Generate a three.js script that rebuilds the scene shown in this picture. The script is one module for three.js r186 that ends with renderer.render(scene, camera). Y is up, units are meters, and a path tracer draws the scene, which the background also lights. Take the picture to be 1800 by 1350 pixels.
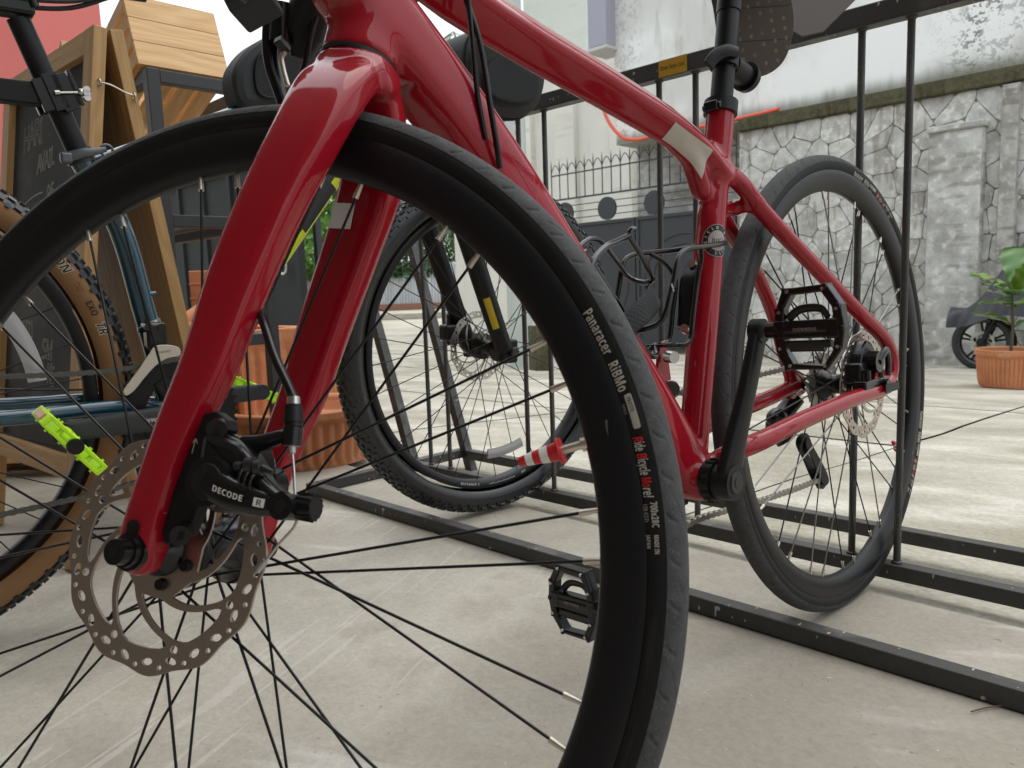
import * as THREE from 'three';
import { mergeGeometries, mergeVertices } from 'three/addons/utils/BufferGeometryUtils.js';
import { RoundedBoxGeometry } from 'three/addons/geometries/RoundedBoxGeometry.js';

const V = (x = 0, y = 0, z = 0) => new THREE.Vector3(x, y, z);
const PI = Math.PI, D2R = PI / 180;
let seed = 7;
const rnd = () => { seed = (seed * 1664525 + 1013904223) >>> 0; return seed / 4294967296; };
const rr = (a, b) => a + (b - a) * rnd();
const lerp = (a, b, t) => a + (b - a) * t, clamp = (x, a = 0, b = 1) => Math.min(b, Math.max(a, x));
const smooth = (a, b, x) => { const t = clamp((x - a) / (b - a)); return t * t * (3 - 2 * t); };

// ---------- camera ----------
const scene = new THREE.Scene();
const camera = new THREE.PerspectiveCamera(52.93, 4 / 3, 0.05, 400);
camera.position.set(0, 0.5012, 0);
{
  const p = 0.12485, r = -0.0375;
  const right0 = V(1, 0, 0), up0 = V(0, Math.cos(p), -Math.sin(p)), back = V(0, Math.sin(p), Math.cos(p));
  const R = right0.clone().multiplyScalar(Math.cos(r)).addScaledVector(up0, Math.sin(r));
  const U = up0.clone().multiplyScalar(Math.cos(r)).addScaledVector(right0, -Math.sin(r));
  camera.quaternion.setFromRotationMatrix(new THREE.Matrix4().makeBasis(R, U, back));
}
camera.focus = 0.85;
camera.userData.fStop = 17;

// ---------- renderer, sky, sun ----------
const renderer = new THREE.WebGLRenderer();
renderer.toneMapping = THREE.LinearToneMapping;
renderer.toneMappingExposure = 1.75;
renderer.shadowMap.enabled = true;

// value noise, tileable
function lattice(n, s) { const a = new Float32Array(n * n); let k = s * 9301 + 49297; for (let i = 0; i < a.length; i++) { k = (k * 1664525 + 1013904223) >>> 0; a[i] = k / 4294967296; } return a; }
const LAT = [lattice(256, 1), lattice(256, 2), lattice(256, 3), lattice(256, 4)];
function vn(x, y, per, perY, s = 0) {
  const L = LAT[s & 3], xi = Math.floor(x), yi = Math.floor(y), fx = x - xi, fy = y - yi;
  const m = (a, n) => ((a % n) + n) % n, x0 = m(xi, per), x1 = m(xi + 1, per), y0 = m(yi, perY), y1 = m(yi + 1, perY);
  const u = fx * fx * (3 - 2 * fx), v = fy * fy * (3 - 2 * fy);
  const a = L[(y0 & 255) * 256 + (x0 & 255)], b = L[(y0 & 255) * 256 + (x1 & 255)], c = L[(y1 & 255) * 256 + (x0 & 255)], d = L[(y1 & 255) * 256 + (x1 & 255)];
  return a + (b - a) * u + (c - a) * v + (a - b - c + d) * u * v;
}
// u,v in 0..1; fx,fy base cells
function fbm(u, v, fx, fy, oct, s = 0) { let t = 0, amp = 0.5, n = 0; for (let o = 0; o < oct; o++) { t += amp * vn(u * fx, v * fy, fx, fy, s + o); n += amp; amp *= 0.5; fx *= 2; fy *= 2; } return t / n; }

{
  const w = 1024, h = 512, d = new Float32Array(w * h * 4);
  for (let y = 0; y < h; y++) for (let x = 0; x < w; x++) {
    const el = (y + 0.5) / h - 0.5, e = Math.sin(el * PI), i = (y * w + x) * 4;
    const c = fbm(x / w, y / h, 6, 4, 5, 1);
    const up = clamp(e * 3);
    let L = e > -0.02 ? 1.34 * (1 + 2 * Math.max(e, 0)) / 3 * (1 + 0.30 * (c - 0.5)) : 0.3;
    d[i] = L * lerp(0.99, 0.93, up); d[i + 1] = L * lerp(1.0, 0.985, up); d[i + 2] = L * lerp(1.0, 1.03, up); d[i + 3] = 1;
  }
  const t = new THREE.DataTexture(d, w, h, THREE.RGBAFormat, THREE.FloatType);
  t.mapping = THREE.EquirectangularReflectionMapping; t.magFilter = THREE.LinearFilter; t.minFilter = THREE.LinearFilter; t.wrapS = THREE.RepeatWrapping; t.needsUpdate = true;
  scene.background = t; scene.environment = t;
  scene.backgroundIntensity = 1; scene.environmentIntensity = 1;
}
const sun = new THREE.DirectionalLight(0xfff4e6, 0.7);
sun.position.set(4, 9, -5); sun.target.position.set(0.5, 0, -2);
sun.castShadow = true; sun.shadow.radius = 110; sun.shadow.mapSize.set(2048, 2048);
Object.assign(sun.shadow.camera, { left: -15, right: 15, top: 15, bottom: -15, near: 0.5, far: 60 });
scene.add(sun, sun.target);

// ---------- textures ----------
const toS = (x) => { x = clamp(x); return 255 * (x <= 0.0031308 ? 12.92 * x : 1.055 * Math.pow(x, 1 / 2.4) - 0.055); };
function colorTex(w, h, fn) {
  const d = new Uint8Array(w * h * 4);
  for (let y = 0; y < h; y++) for (let x = 0; x < w; x++) { const c = fn((x + 0.5) / w, (y + 0.5) / h), i = (y * w + x) * 4; d[i] = toS(c[0]); d[i + 1] = toS(c[1]); d[i + 2] = toS(c[2]); d[i + 3] = 255; }
  const t = new THREE.DataTexture(d, w, h); t.colorSpace = THREE.SRGBColorSpace; return fin(t);
}
function grayTex(w, h, fn) {
  const d = new Uint8Array(w * h * 4);
  for (let y = 0; y < h; y++) for (let x = 0; x < w; x++) { const c = clamp(fn((x + 0.5) / w, (y + 0.5) / h)) * 255, i = (y * w + x) * 4; d[i] = d[i + 1] = d[i + 2] = c; d[i + 3] = 255; }
  return fin(new THREE.DataTexture(d, w, h));
}
function fin(t) { t.wrapS = t.wrapT = THREE.RepeatWrapping; t.magFilter = THREE.LinearFilter; t.minFilter = THREE.LinearMipmapLinearFilter; t.generateMipmaps = true; t.needsUpdate = true; return t; }
function rep(t, x, y = x) { const c = t.clone(); c.repeat.set(x, y); c.needsUpdate = true; return c; }
function canvasTex(w, h, draw) {
  const c = document.createElement('canvas'); c.width = w; c.height = h; const g = c.getContext('2d'); draw(g, w, h);
  const t = new THREE.CanvasTexture(c); t.colorSpace = THREE.SRGBColorSpace; t.magFilter = THREE.LinearFilter; return t;
}
const mixc = (a, b, t) => [lerp(a[0], b[0], t), lerp(a[1], b[1], t), lerp(a[2], b[2], t)];
const mulc = (a, k) => [a[0] * k, a[1] * k, a[2] * k];

// floor slab: trowelled concrete, blotches, specks, pale scuffs
const slabTex = colorTex(2048, 2048, (u, v) => {
  const a = fbm(u, v, 5, 5, 5, 0), b = fbm(u, v, 22, 22, 4, 1), f = vn(u * 700, v * 700, 700, 700, 2), g2 = vn(u * 330, v * 330, 330, 330, 3), st = fbm(u, v, 6, 40, 4, 2);
  let c = mixc([0.32, 0.287, 0.236], [0.50, 0.463, 0.398], smooth(0.25, 0.75, 0.55 * a + 0.45 * b));
  c = mixc(c, [0.25, 0.20, 0.15], 0.35 * smooth(0.62, 0.8, b) * smooth(0.45, 0.65, a));
  c = mixc(c, [0.58, 0.56, 0.52], 0.55 * smooth(0.60, 0.74, st) * smooth(0.52, 0.62, fbm(u, v, 9, 9, 3, 3)));
  c = mulc(c, 0.88 + 0.24 * f * 0.6 + 0.10 * g2);
  const sp = vn(u * 420, v * 420, 420, 420, 1); if (sp > 0.968) c = mulc(c, 0.66);
  const s2 = vn(u * 260, v * 260, 260, 260, 0); if (s2 > 0.984) c = mixc(c, [0.66, 0.65, 0.62], 0.6); const bl2 = fbm(u, v, 3, 4, 5, 1); c = mixc(c, [0.235, 0.195, 0.15], 0.38 * smooth(0.60, 0.76, bl2)); if (fbm(u, v, 260, 9, 2, 2) > 0.80 && a > 0.5) c = mixc(c, [0.62, 0.60, 0.56], 0.35);
  return c;
});
const slabBump = grayTex(1024, 1024, (u, v) => 0.5 * fbm(u, v, 40, 40, 4, 2) + 0.3 * vn(u * 400, v * 400, 400, 400, 1) + 0.2 * fbm(u, v, 6, 6, 3, 0));
const paveTex = colorTex(2048, 2048, (u, v) => {
  const a = fbm(u, v, 5, 5, 5, 2), b = fbm(u, v, 12, 22, 5, 1), f = vn(u * 520, v * 520, 520, 520, 3), g2 = vn(u * 180, v * 180, 180, 180, 0);
  let c = mixc([0.28, 0.255, 0.20], [0.455, 0.425, 0.355], smooth(0.25, 0.75, 0.5 * a + 0.5 * b));
  c = mixc(c, [0.52, 0.50, 0.45], 0.5 * smooth(0.58, 0.75, b));
  c = mixc(c, [0.22, 0.20, 0.13], 0.4 * smooth(0.60, 0.8, fbm(u, v, 7, 7, 4, 3)));
  c = mulc(c, 0.80 + 0.28 * f + 0.12 * g2);
  return c;
});
const paveBump = grayTex(1024, 1024, (u, v) => 0.5 * fbm(u, v, 20, 34, 5, 1) + 0.5 * vn(u * 260, v * 260, 260, 260, 2));
const woodTex = colorTex(1024, 1024, (u, v) => {
  const w = fbm(u, v, 3, 6, 3, 1), y = v * 15 + 4.5 * w, ring = 0.5 + 0.5 * Math.sin(2 * PI * y), fine = fbm(u, v, 8, 240, 2, 2);
  let c = mixc([0.60, 0.355, 0.150], [0.70, 0.455, 0.220], smooth(0.0, 1.0, ring * 0.55 + 0.45 * fine));
  const kx = (u - 0.37), ky = (v - 0.43) * 3.2, k = Math.sqrt(kx * kx * 4 + ky * ky); c = mixc([0.30, 0.13, 0.045], c, smooth(0.012, 0.05, k));
  return mulc(c, 0.85 + 0.3 * fbm(u, v, 4, 60, 3, 0));
});
const woodBump = grayTex(512, 512, (u, v) => fbm(u, v, 6, 160, 3, 2));
const clayTex = colorTex(512, 512, (u, v) => { const a = fbm(u, v, 6, 6, 4, 1), f = vn(u * 200, v * 200, 200, 200, 2); let c = mixc([0.40, 0.145, 0.062], [0.56, 0.235, 0.11], a); c = mixc(c, [0.62, 0.42, 0.30], 0.35 * smooth(0.6, 0.8, fbm(u, v, 9, 5, 4, 3))); return mulc(c, 0.88 + 0.2 * f); });
const metalTex = colorTex(1024, 1024, (u, v) => {
  const a = fbm(u, v, 8, 8, 5, 1), f = vn(u * 300, v * 300, 300, 300, 2); let c = mulc([0.043, 0.042, 0.040], 0.75 + 0.6 * a);
  c = mixc(c, [0.16, 0.15, 0.135], 0.45 * smooth(0.60, 0.75, fbm(u, v, 14, 14, 4, 2)));
  const s = fbm(u, v, 120, 60, 2, 3); if (s > 0.865) c = [0.40, 0.39, 0.37]; return mulc(c, 0.9 + 0.2 * f);
});
const metalRough = grayTex(512, 512, (u, v) => 0.40 + 0.35 * fbm(u, v, 12, 12, 5, 0));
const plasterTex = colorTex(2048, 1024, (u, v) => {   // covers 7.4 m x 4 m of the white wall; u along the wall
  const a = fbm(u, v, 10, 6, 5, 0), st = fbm(u, v, 60, 5, 4, 1), f = fbm(u, v, 140, 90, 3, 2), g2 = fbm(u, v, 420, 240, 2, 3);
  let c = mixc([0.60, 0.60, 0.575], [0.80, 0.81, 0.80], smooth(0.25, 0.7, a));
  c = mixc(c, [0.42, 0.41, 0.36], 0.55 * smooth(0.56, 0.78, st) * smooth(0.35, 0.6, fbm(u, v, 16, 9, 3, 2)));
  const zone = smooth(0.55, 0.66, u + 0.05 * (a - 0.5)) * (0.5 + 0.5 * smooth(0.4, 0.6, fbm(u, v, 26, 3, 3, 3))) + 0.35 * smooth(0.06, 0.02, Math.abs(u - 0.02));
  c = mixc(c, [0.10, 0.10, 0.09], 0.85 * clamp(zone) * smooth(0.53, 0.60, 0.55 * f + 0.45 * g2));
  const edge = smooth(0.05, 0.0, v - 0.02 * (fbm(u, 0.5, 90, 1, 4, 1) - 0.3)); c = mixc(c, [0.17, 0.17, 0.125], 0.85 * edge);
  return c;
});
const stoneTex = colorTex(1024, 1024, (u, v) => {
  const a = fbm(u, v, 7, 7, 5, 2), b = fbm(u, v, 30, 30, 4, 1), st = fbm(u, v, 28, 5, 4, 3); let c = mixc([0.33, 0.325, 0.30], [0.54, 0.535, 0.51], smooth(0.25, 0.72, 0.6 * a + 0.4 * b));
  c = mixc(c, [0.17, 0.15, 0.115], 0.5 * smooth(0.55, 0.75, st)); c = mixc(c, [0.66, 0.66, 0.65], 0.5 * smooth(0.6, 0.75, b)); return mulc(c, 0.88 + 0.24 * vn(u * 300, v * 300, 300, 300, 0));
});
const stoneBump = grayTex(512, 512, (u, v) => fbm(u, v, 8, 8, 6, 1));
const creamTex = colorTex(512, 512, (u, v) => { const a = fbm(u, v, 4, 4, 5, 1), st = fbm(u, v, 24, 3, 4, 2); return mixc(mixc([0.62, 0.605, 0.55], [0.75, 0.735, 0.68], a), [0.48, 0.46, 0.40], 0.4 * smooth(0.58, 0.78, st)); });
const dustRough = grayTex(512, 512, (u, v) => 0.30 + 0.28 * smooth(0.45, 0.75, fbm(u, v, 10, 10, 5, 1)) + 0.12 * vn(u * 160, v * 160, 160, 160, 2));
const rubberTex = colorTex(1024, 256, (u, v) => { const a = fbm(u, v, 60, 8, 4, 1), f = vn(u * 700, v * 180, 700, 180, 2); let c = mulc([0.046, 0.047, 0.049], 0.7 + 0.7 * a); if (vn(u * 330, v * 80, 330, 80, 3) > 0.93) c = [0.20, 0.19, 0.17]; return mulc(c, 0.8 + 0.4 * f); });
const wallDark = colorTex(256, 256, (u, v) => mulc([0.16, 0.155, 0.15], 0.8 + 0.4 * fbm(u, v, 6, 6, 4, 1)));
const corrTex = colorTex(512, 512, (u, v) => { const a = fbm(u, v, 10, 4, 4, 1); let c = mixc([0.42, 0.45, 0.47], [0.60, 0.63, 0.66], a); c = mixc(c, [0.26, 0.10, 0.05], 0.8 * smooth(0.6, 0.75, fbm(u, v, 14, 6, 4, 3)) * smooth(0.45, 0.0, v)); return c; });
const barkTex = colorTex(128, 128, (u, v) => mulc([0.13, 0.10, 0.07], 0.6 + 0.8 * fbm(u, v, 12, 4, 4, 1)));

const paintTex = colorTex(1024, 1024, (u, v) => { let c = mulc([0.300, 0.0024, 0.0125], 0.95 + 0.1 * fbm(u, v, 8, 8, 4, 1)); const s = vn(u * 210, v * 210, 210, 210, 2); if (s > 0.988) c = mixc(c, [0.5, 0.42, 0.40], 0.6); if (vn(u * 500, v * 14, 500, 14, 1) > 0.985 && vn(u * 20, v * 20, 20, 20, 3) > 0.72) c = mixc(c, [0.45, 0.25, 0.25], 0.3); return c; });
const sideTex = colorTex(2048, 128, (u, v) => { let c = mulc([0.006, 0.006, 0.007], 0.8 + 0.5 * fbm(u, v, 40, 6, 3, 1)); if (vn(u * 900, v * 60, 900, 60, 2) > 0.985) c = [0.045, 0.042, 0.036]; return mixc(c, [0.03, 0.028, 0.025], 0.4 * smooth(0.66, 0.8, fbm(u, v, 30, 5, 4, 3))); });
// ---------- materials ----------
const std = (o) => new THREE.MeshStandardMaterial(o), phy = (o) => new THREE.MeshPhysicalMaterial(o);
const lin = (r, g, b) => new THREE.Color().setRGB(r, g, b);
const M = {
  slab: std({ map: rep(slabTex, 1 / 2.6), bumpMap: rep(slabBump, 1 / 1.1), bumpScale: 0.0012, roughness: 0.78 }),
  pave: std({ map: rep(paveTex, 1 / 3.1), bumpMap: rep(paveBump, 1 / 2.2), bumpScale: 0.003, roughness: 0.9 }),
  road: std({ map: rep(paveTex, 1 / 7), roughness: 0.9 }),
  paint: phy({ map: rep(paintTex, 1 / 0.35), roughness: 0.6, clearcoat: 0.85, clearcoatRoughness: 0.07, specularIntensity: 0.15 }),
  rubberSide: phy({ map: sideTex, roughness: 0.6, specularIntensity: 0.6 }),
  rubberTread: std({ map: rep(rubberTex, 1), roughness: 0.85 }),
  rubberMtb: std({ color: lin(0.018, 0.019, 0.021), roughness: 0.68, roughnessMap: rep(dustRough, 2) }),
  tan: std({ color: lin(0.215, 0.108, 0.044), roughness: 0.72 }),
  satin: phy({ color: lin(0.008, 0.008, 0.009), roughness: 0.42, specularIntensity: 0.55 }),
  rim: phy({ color: lin(0.006, 0.006, 0.008), roughness: 0.4, specularIntensity: 0.7 }),
  gloss: phy({ color: lin(0.006, 0.006, 0.007), roughness: 0.24, specularIntensity: 0.85 }),
  spoke: phy({ color: lin(0.007, 0.007, 0.008), roughness: 0.32, specularIntensity: 0.6 }),
  greySpoke: std({ color: lin(0.25, 0.25, 0.25), roughness: 0.35, metalness: 1 }),
  steel: std({ color: lin(0.55, 0.54, 0.52), roughness: 0.28, metalness: 1 }),
  brass: std({ color: lin(0.60, 0.56, 0.48), roughness: 0.42, metalness: 1 }),
  rotor: std({ color: lin(0.44, 0.385, 0.345), roughness: 0.34, metalness: 1 }),
  chain: std({ color: lin(0.34, 0.32, 0.28), roughness: 0.42, metalness: 0.85 }),
  darkSteel: std({ color: lin(0.05, 0.05, 0.052), roughness: 0.4, metalness: 0.7 }),
  chrome: std({ color: lin(0.085, 0.085, 0.09), roughness: 0.2, metalness: 1 }),
  rack: std({ map: rep(metalTex, 1.2), roughnessMap: rep(metalRough, 2), roughness: 0.95 }),
  shelf: std({ color: lin(0.026, 0.027, 0.030), roughness: 0.5 }),
  gate: std({ color: lin(0.032, 0.035, 0.040), roughness: 0.55 }),
  darkGate: std({ color: lin(0.020, 0.021, 0.022), roughness: 0.9 }),
  wood: std({ map: rep(woodTex, 1.1, 2.2), bumpMap: rep(woodBump, 1.1, 2.2), bumpScale: 0.0005, roughness: 0.6 }),
  wood2: std({ map: rep(woodTex, 0.9, 1.7), color: lin(0.86, 0.82, 0.74), bumpMap: rep(woodBump, 0.9, 1.7), bumpScale: 0.0005, roughness: 0.62 }),
  woodDark: std({ map: rep(woodTex, 1.0, 2.0), color: lin(0.70, 0.66, 0.56), bumpMap: rep(woodBump, 1, 2), bumpScale: 0.0005, roughness: 0.6 }),
  clay: std({ map: rep(clayTex, 2.5), roughness: 0.85 }),
  clayLight: std({ map: rep(clayTex, 2.5), color: lin(1.15, 1.2, 1.2), roughness: 0.88 }),
  soil: std({ color: lin(0.035, 0.024, 0.016), roughness: 1 }),
  teal: phy({ color: lin(0.006, 0.048, 0.078), roughness: 0.35, clearcoat: 0.8, clearcoatRoughness: 0.1, roughnessMap: rep(dustRough, 3) }),
  neon: std({ color: lin(0.50, 0.86, 0.012), roughness: 0.5 }),
  neonPrint: std({ color: lin(0.58, 0.66, 0.015), roughness: 0.4 }),
  fabric: std({ color: lin(0.016, 0.017, 0.019), roughness: 0.85, bumpMap: rep(grayTex(128, 128, (u, v) => 0.5 + 0.5 * Math.sin(u * 2 * PI * 16) * Math.sin(v * 2 * PI * 16)), 9), bumpScale: 0.0005 }),
  fabricSmooth: std({ color: lin(0.024, 0.026, 0.029), roughness: 0.72 }),
  cloth: std({ color: lin(0.075, 0.078, 0.085), roughness: 0.5 }),
  white: std({ color: lin(0.74, 0.74, 0.72), roughness: 0.5 }),
  whiteGrey: std({ color: lin(0.5, 0.49, 0.47), roughness: 0.5 }),
  plate: std({ color: lin(0.50, 0.45, 0.40), roughness: 0.45 }),
  redPlastic: std({ color: lin(0.55, 0.012, 0.018), roughness: 0.4 }),
  orange: std({ color: lin(0.68, 0.10, 0.055), roughness: 0.5 }),
  amber: std({ color: lin(0.55, 0.22, 0.03), roughness: 0.35 }),
  plaster: std({ map: plasterTex, roughness: 0.9 }),
  stone: std({ map: rep(stoneTex, 1 / 2.0), bumpMap: rep(stoneBump, 1 / 0.8), bumpScale: 0.010, roughness: 0.95 }),
  stone2: std({ map: rep(stoneTex, 1 / 1.6), color: lin(0.80, 0.79, 0.77), bumpMap: rep(stoneBump, 1 / 0.7), bumpScale: 0.010, roughness: 0.95 }),
  stone3: std({ map: rep(stoneTex, 1 / 1.3), color: lin(1.12, 1.12, 1.10), bumpMap: rep(stoneBump, 1 / 0.7), bumpScale: 0.010, roughness: 0.95 }),
  mortar: std({ map: rep(stoneTex, 1 / 1.2), color: lin(0.46, 0.43, 0.38), bumpMap: rep(stoneBump, 1 / 0.5), bumpScale: 0.015, roughness: 1 }),
  moss: std({ color: lin(0.16, 0.15, 0.085), roughness: 1, bumpMap: rep(stoneBump, 1.5), bumpScale: 0.015, map: rep(stoneTex, 1) }),
  cream: std({ map: rep(creamTex, 0.3), roughness: 0.9 }),
  pole: std({ map: rep(creamTex, 0.5), color: lin(0.72, 0.80, 0.82), roughness: 0.85 }),
  lilac: std({ color: lin(0.33, 0.33, 0.40), roughness: 0.6 }),
  greyWall: std({ map: rep(creamTex, 0.25), color: lin(0.80, 0.86, 0.86), roughness: 0.9 }),
  glassTower: std({ color: lin(0.42, 0.58, 0.68), roughness: 0.25 }),
  redWall: std({ color: lin(0.52, 0.13, 0.115), roughness: 0.85 }),
  corr: std({ map: rep(corrTex, 0.25, 0.5), roughness: 0.6 }),
  bark: std({ map: barkTex, roughness: 1 }),
  soffit: std({ map: rep(wallDark, 0.5), color: lin(2.6, 2.5, 2.3), roughness: 0.9 }),
  backWall: std({ map: rep(wallDark, 0.5), color: lin(1.6, 1.4, 1.2), roughness: 0.8 }),
  board: std({ map: rep(colorTex(512, 512, (u, v) => mixc([0.012, 0.013, 0.013], [0.055, 0.057, 0.056], smooth(0.3, 0.85, fbm(u, v, 5, 5, 6, 1)))), 1.6), roughness: 0.75 }),
  reflector: std({ color: lin(0.42, 0.42, 0.43), roughness: 0.25, metalness: 0.3 }),
};
function leafMat(r, g, b) { return phy({ color: lin(r, g, b), roughness: 0.45, transmission: 0.25, thickness: 0, side: THREE.DoubleSide }); }
M.leafA = leafMat(0.055, 0.16, 0.028); M.leafB = leafMat(0.10, 0.24, 0.03); M.leafC = leafMat(0.035, 0.10, 0.03);
M.fig = phy({ color: lin(0.10, 0.22, 0.05), roughness: 0.3, transmission: 0.3, thickness: 0, side: THREE.DoubleSide });
M.fig2 = phy({ color: lin(0.17, 0.29, 0.035), roughness: 0.35, transmission: 0.4, thickness: 0, side: THREE.DoubleSide });
// ---------- geometry helpers ----------
function clean(g) { const k = g.index ? g.toNonIndexed() : g; for (const n of Object.keys(k.attributes)) if (!['position', 'normal', 'uv'].includes(n)) k.deleteAttribute(n); if (!k.attributes.uv) k.setAttribute('uv', new THREE.BufferAttribute(new Float32Array(k.attributes.position.count * 2), 2)); k.morphAttributes = {}; return k; }
const mg = (...l) => mergeGeometries(l.flat(9).map(clean), false);
function boxUV(g, grain) {
  const p = g.attributes.position, n = g.attributes.normal, uv = new Float32Array(p.count * 2), ox = rnd() * 3, oy = rnd() * 3;
  for (let i = 0; i < p.count; i++) {
    const a = [Math.abs(n.getX(i)), Math.abs(n.getY(i)), Math.abs(n.getZ(i))], k = a.indexOf(Math.max(...a)), q = [p.getX(i), p.getY(i), p.getZ(i)];
    let o = [0, 1, 2].filter((e) => e !== k); if (o[1] === grain) o = [o[1], o[0]];
    uv[i * 2] = q[o[0]] + ox; uv[i * 2 + 1] = q[o[1]] + oy + k * 0.37;
  }
  g.setAttribute('uv', new THREE.BufferAttribute(uv, 2)); return g;
}
function box(w, h, d, x = 0, y = 0, z = 0, r = 0.002, rot) {
  const m = Math.min(w, h, d); const g = r > 0 && m > 0.004 ? new RoundedBoxGeometry(w, h, d, 2, Math.min(r, m * 0.45)) : new THREE.BoxGeometry(w, h, d);
  const dims = [w, h, d]; boxUV(g, dims.indexOf(Math.max(...dims)));
  if (rot) g.applyMatrix4(new THREE.Matrix4().makeRotationFromEuler(new THREE.Euler(...rot)));
  return g.translate(x, y, z);
}
// box bar between two points, w across, h along 'up'
function bar(a, b, w, h, up = V(0, 1, 0), r = 0.002) {
  const d = b.clone().sub(a), L = d.length(); d.normalize(); let z = up.clone().addScaledVector(d, -up.dot(d)); if (z.lengthSq() < 1e-6) z = V(1, 0, 0); z.normalize(); const x = d.clone().cross(z);
  const g = box(L, h, w, 0, 0, 0, r); g.applyMatrix4(new THREE.Matrix4().makeBasis(d, z, x).setPosition(a.clone().add(b).multiplyScalar(0.5))); return g;
}
function cyl(a, b, r0, r1 = r0, n = 14, open = false) {
  const d = b.clone().sub(a), L = d.length(), g = new THREE.CylinderGeometry(r1, r0, L, n, 1, open);
  g.applyQuaternion(new THREE.Quaternion().setFromUnitVectors(V(0, 1, 0), d.normalize())); return g.translate((a.x + b.x) / 2, (a.y + b.y) / 2, (a.z + b.z) / 2);
}
const curve = (pts, n = 40, tension = 0.5) => new THREE.CatmullRomCurve3(pts, false, 'centripetal', tension).getPoints(n);
// sweep an ellipse (ra along 'side', rb along the other normal) along points; sec(t) -> [ra, rb]
function sweep(pts, sec, n = 14, side = null, caps = true) {
  const N = pts.length, pos = [], uv = [], idx = [], s = typeof sec === 'function' ? sec : () => (Array.isArray(sec) ? sec : [sec, sec]);
  const tan = pts.map((p, i) => pts[Math.min(N - 1, i + 1)].clone().sub(pts[Math.max(0, i - 1)]).normalize());
  let A = side ? side.clone() : Math.abs(tan[0].y) < 0.9 ? V(0, 1, 0) : V(1, 0, 0); let len = 0; const frames = [];
  for (let i = 0; i < N; i++) {
    if (side) A = side.clone(); A.addScaledVector(tan[i], -A.dot(tan[i])); if (A.lengthSq() < 1e-8) A = V(tan[i].y, tan[i].z, tan[i].x); A.normalize();
    const B = tan[i].clone().cross(A).normalize(); if (i) len += pts[i].distanceTo(pts[i - 1]); frames.push([A.clone(), B]);
    const t = i / (N - 1), q = s(t, i), ra = q[0], rb = q[1] ?? q[0], e = q[2] ?? 1;
    for (let k = 0; k <= n; k++) {
      const th = (k / n) * 2 * PI, c0 = Math.cos(th), s0 = Math.sin(th), ca = Math.sign(c0) * Math.pow(Math.abs(c0), e), sb = Math.sign(s0) * Math.pow(Math.abs(s0), e);
      pos.push(pts[i].x + A.x * ca * ra + B.x * sb * rb, pts[i].y + A.y * ca * ra + B.y * sb * rb, pts[i].z + A.z * ca * ra + B.z * sb * rb); uv.push(len, (k / n) * 2 * PI * Math.max(ra, rb));
    }
  }
  for (let i = 0; i < N - 1; i++) for (let k = 0; k < n; k++) { const a = i * (n + 1) + k, b = a + n + 1; idx.push(a, a + 1, b, b, a + 1, b + 1); }
  const g = new THREE.BufferGeometry(); g.setAttribute('position', new THREE.Float32BufferAttribute(pos, 3)); g.setAttribute('uv', new THREE.Float32BufferAttribute(uv, 2)); g.setIndex(idx); g.computeVertexNormals();
  // weld the seam's normals
  const nn = g.attributes.normal; for (let i = 0; i < N; i++) { const a = i * (n + 1), b = a + n, v = V(nn.getX(a) + nn.getX(b), nn.getY(a) + nn.getY(b), nn.getZ(a) + nn.getZ(b)).normalize(); nn.setXYZ(a, v.x, v.y, v.z); nn.setXYZ(b, v.x, v.y, v.z); }
  if (!caps) return g;
  const cap = (i, flip) => { const c = [], u = [], ix = []; c.push(pts[i].x, pts[i].y, pts[i].z); u.push(0, 0); for (let k = 0; k <= n; k++) { const j = (i * (n + 1) + k) * 3; c.push(pos[j], pos[j + 1], pos[j + 2]); u.push(0, 0); } for (let k = 1; k <= n; k++) flip ? ix.push(0, k + 1, k) : ix.push(0, k, k + 1); const h = new THREE.BufferGeometry(); h.setAttribute('position', new THREE.Float32BufferAttribute(c, 3)); h.setAttribute('uv', new THREE.Float32BufferAttribute(u, 2)); h.setIndex(ix); h.computeVertexNormals(); return h; };
  return mg(g, cap(0, false), cap(N - 1, true));
}
const tube = (pts, r, n = 8, seg = 0) => sweep(seg ? curve(pts, seg) : pts, [r, r], n);
// lathe about Z: pts [[radius, z], ...]
function latheZ(pts, n = 64) { const g = new THREE.LatheGeometry(pts.map((p) => new THREE.Vector2(p[0], p[1])), n); g.rotateX(PI / 2); return g; }
function latheY(pts, n = 48) { return new THREE.LatheGeometry(pts.map((p) => new THREE.Vector2(p[0], p[1])), n); }
// extrude polygon in XY; centred on z
function plate(pts, depth, z = 0, bevel = 0.0008, holes = [], round = 0) {
  const s = new THREE.Shape(round ? new THREE.CatmullRomCurve3(pts.map((p) => V(p[0], p[1], 0)), true, 'centripetal').getPoints(round).map((p) => new THREE.Vector2(p.x, p.y)) : pts.map((p) => new THREE.Vector2(p[0], p[1])));
  for (const h of holes) s.holes.push(h);
  const g = new THREE.ExtrudeGeometry(s, { depth: Math.max(depth - 2 * bevel, 1e-4), bevelEnabled: bevel > 0, bevelThickness: bevel, bevelSize: bevel, bevelOffset: -bevel, bevelSegments: 2, curveSegments: 10 });
  return g.translate(0, 0, z - depth / 2 + bevel);
}
function sphere(r, x, y, z, sx = 1, sy = 1, sz = 1, n = 14) { return new THREE.SphereGeometry(r, n, Math.ceil(n * 0.7)).scale(sx, sy, sz).translate(x, y, z); }
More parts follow.
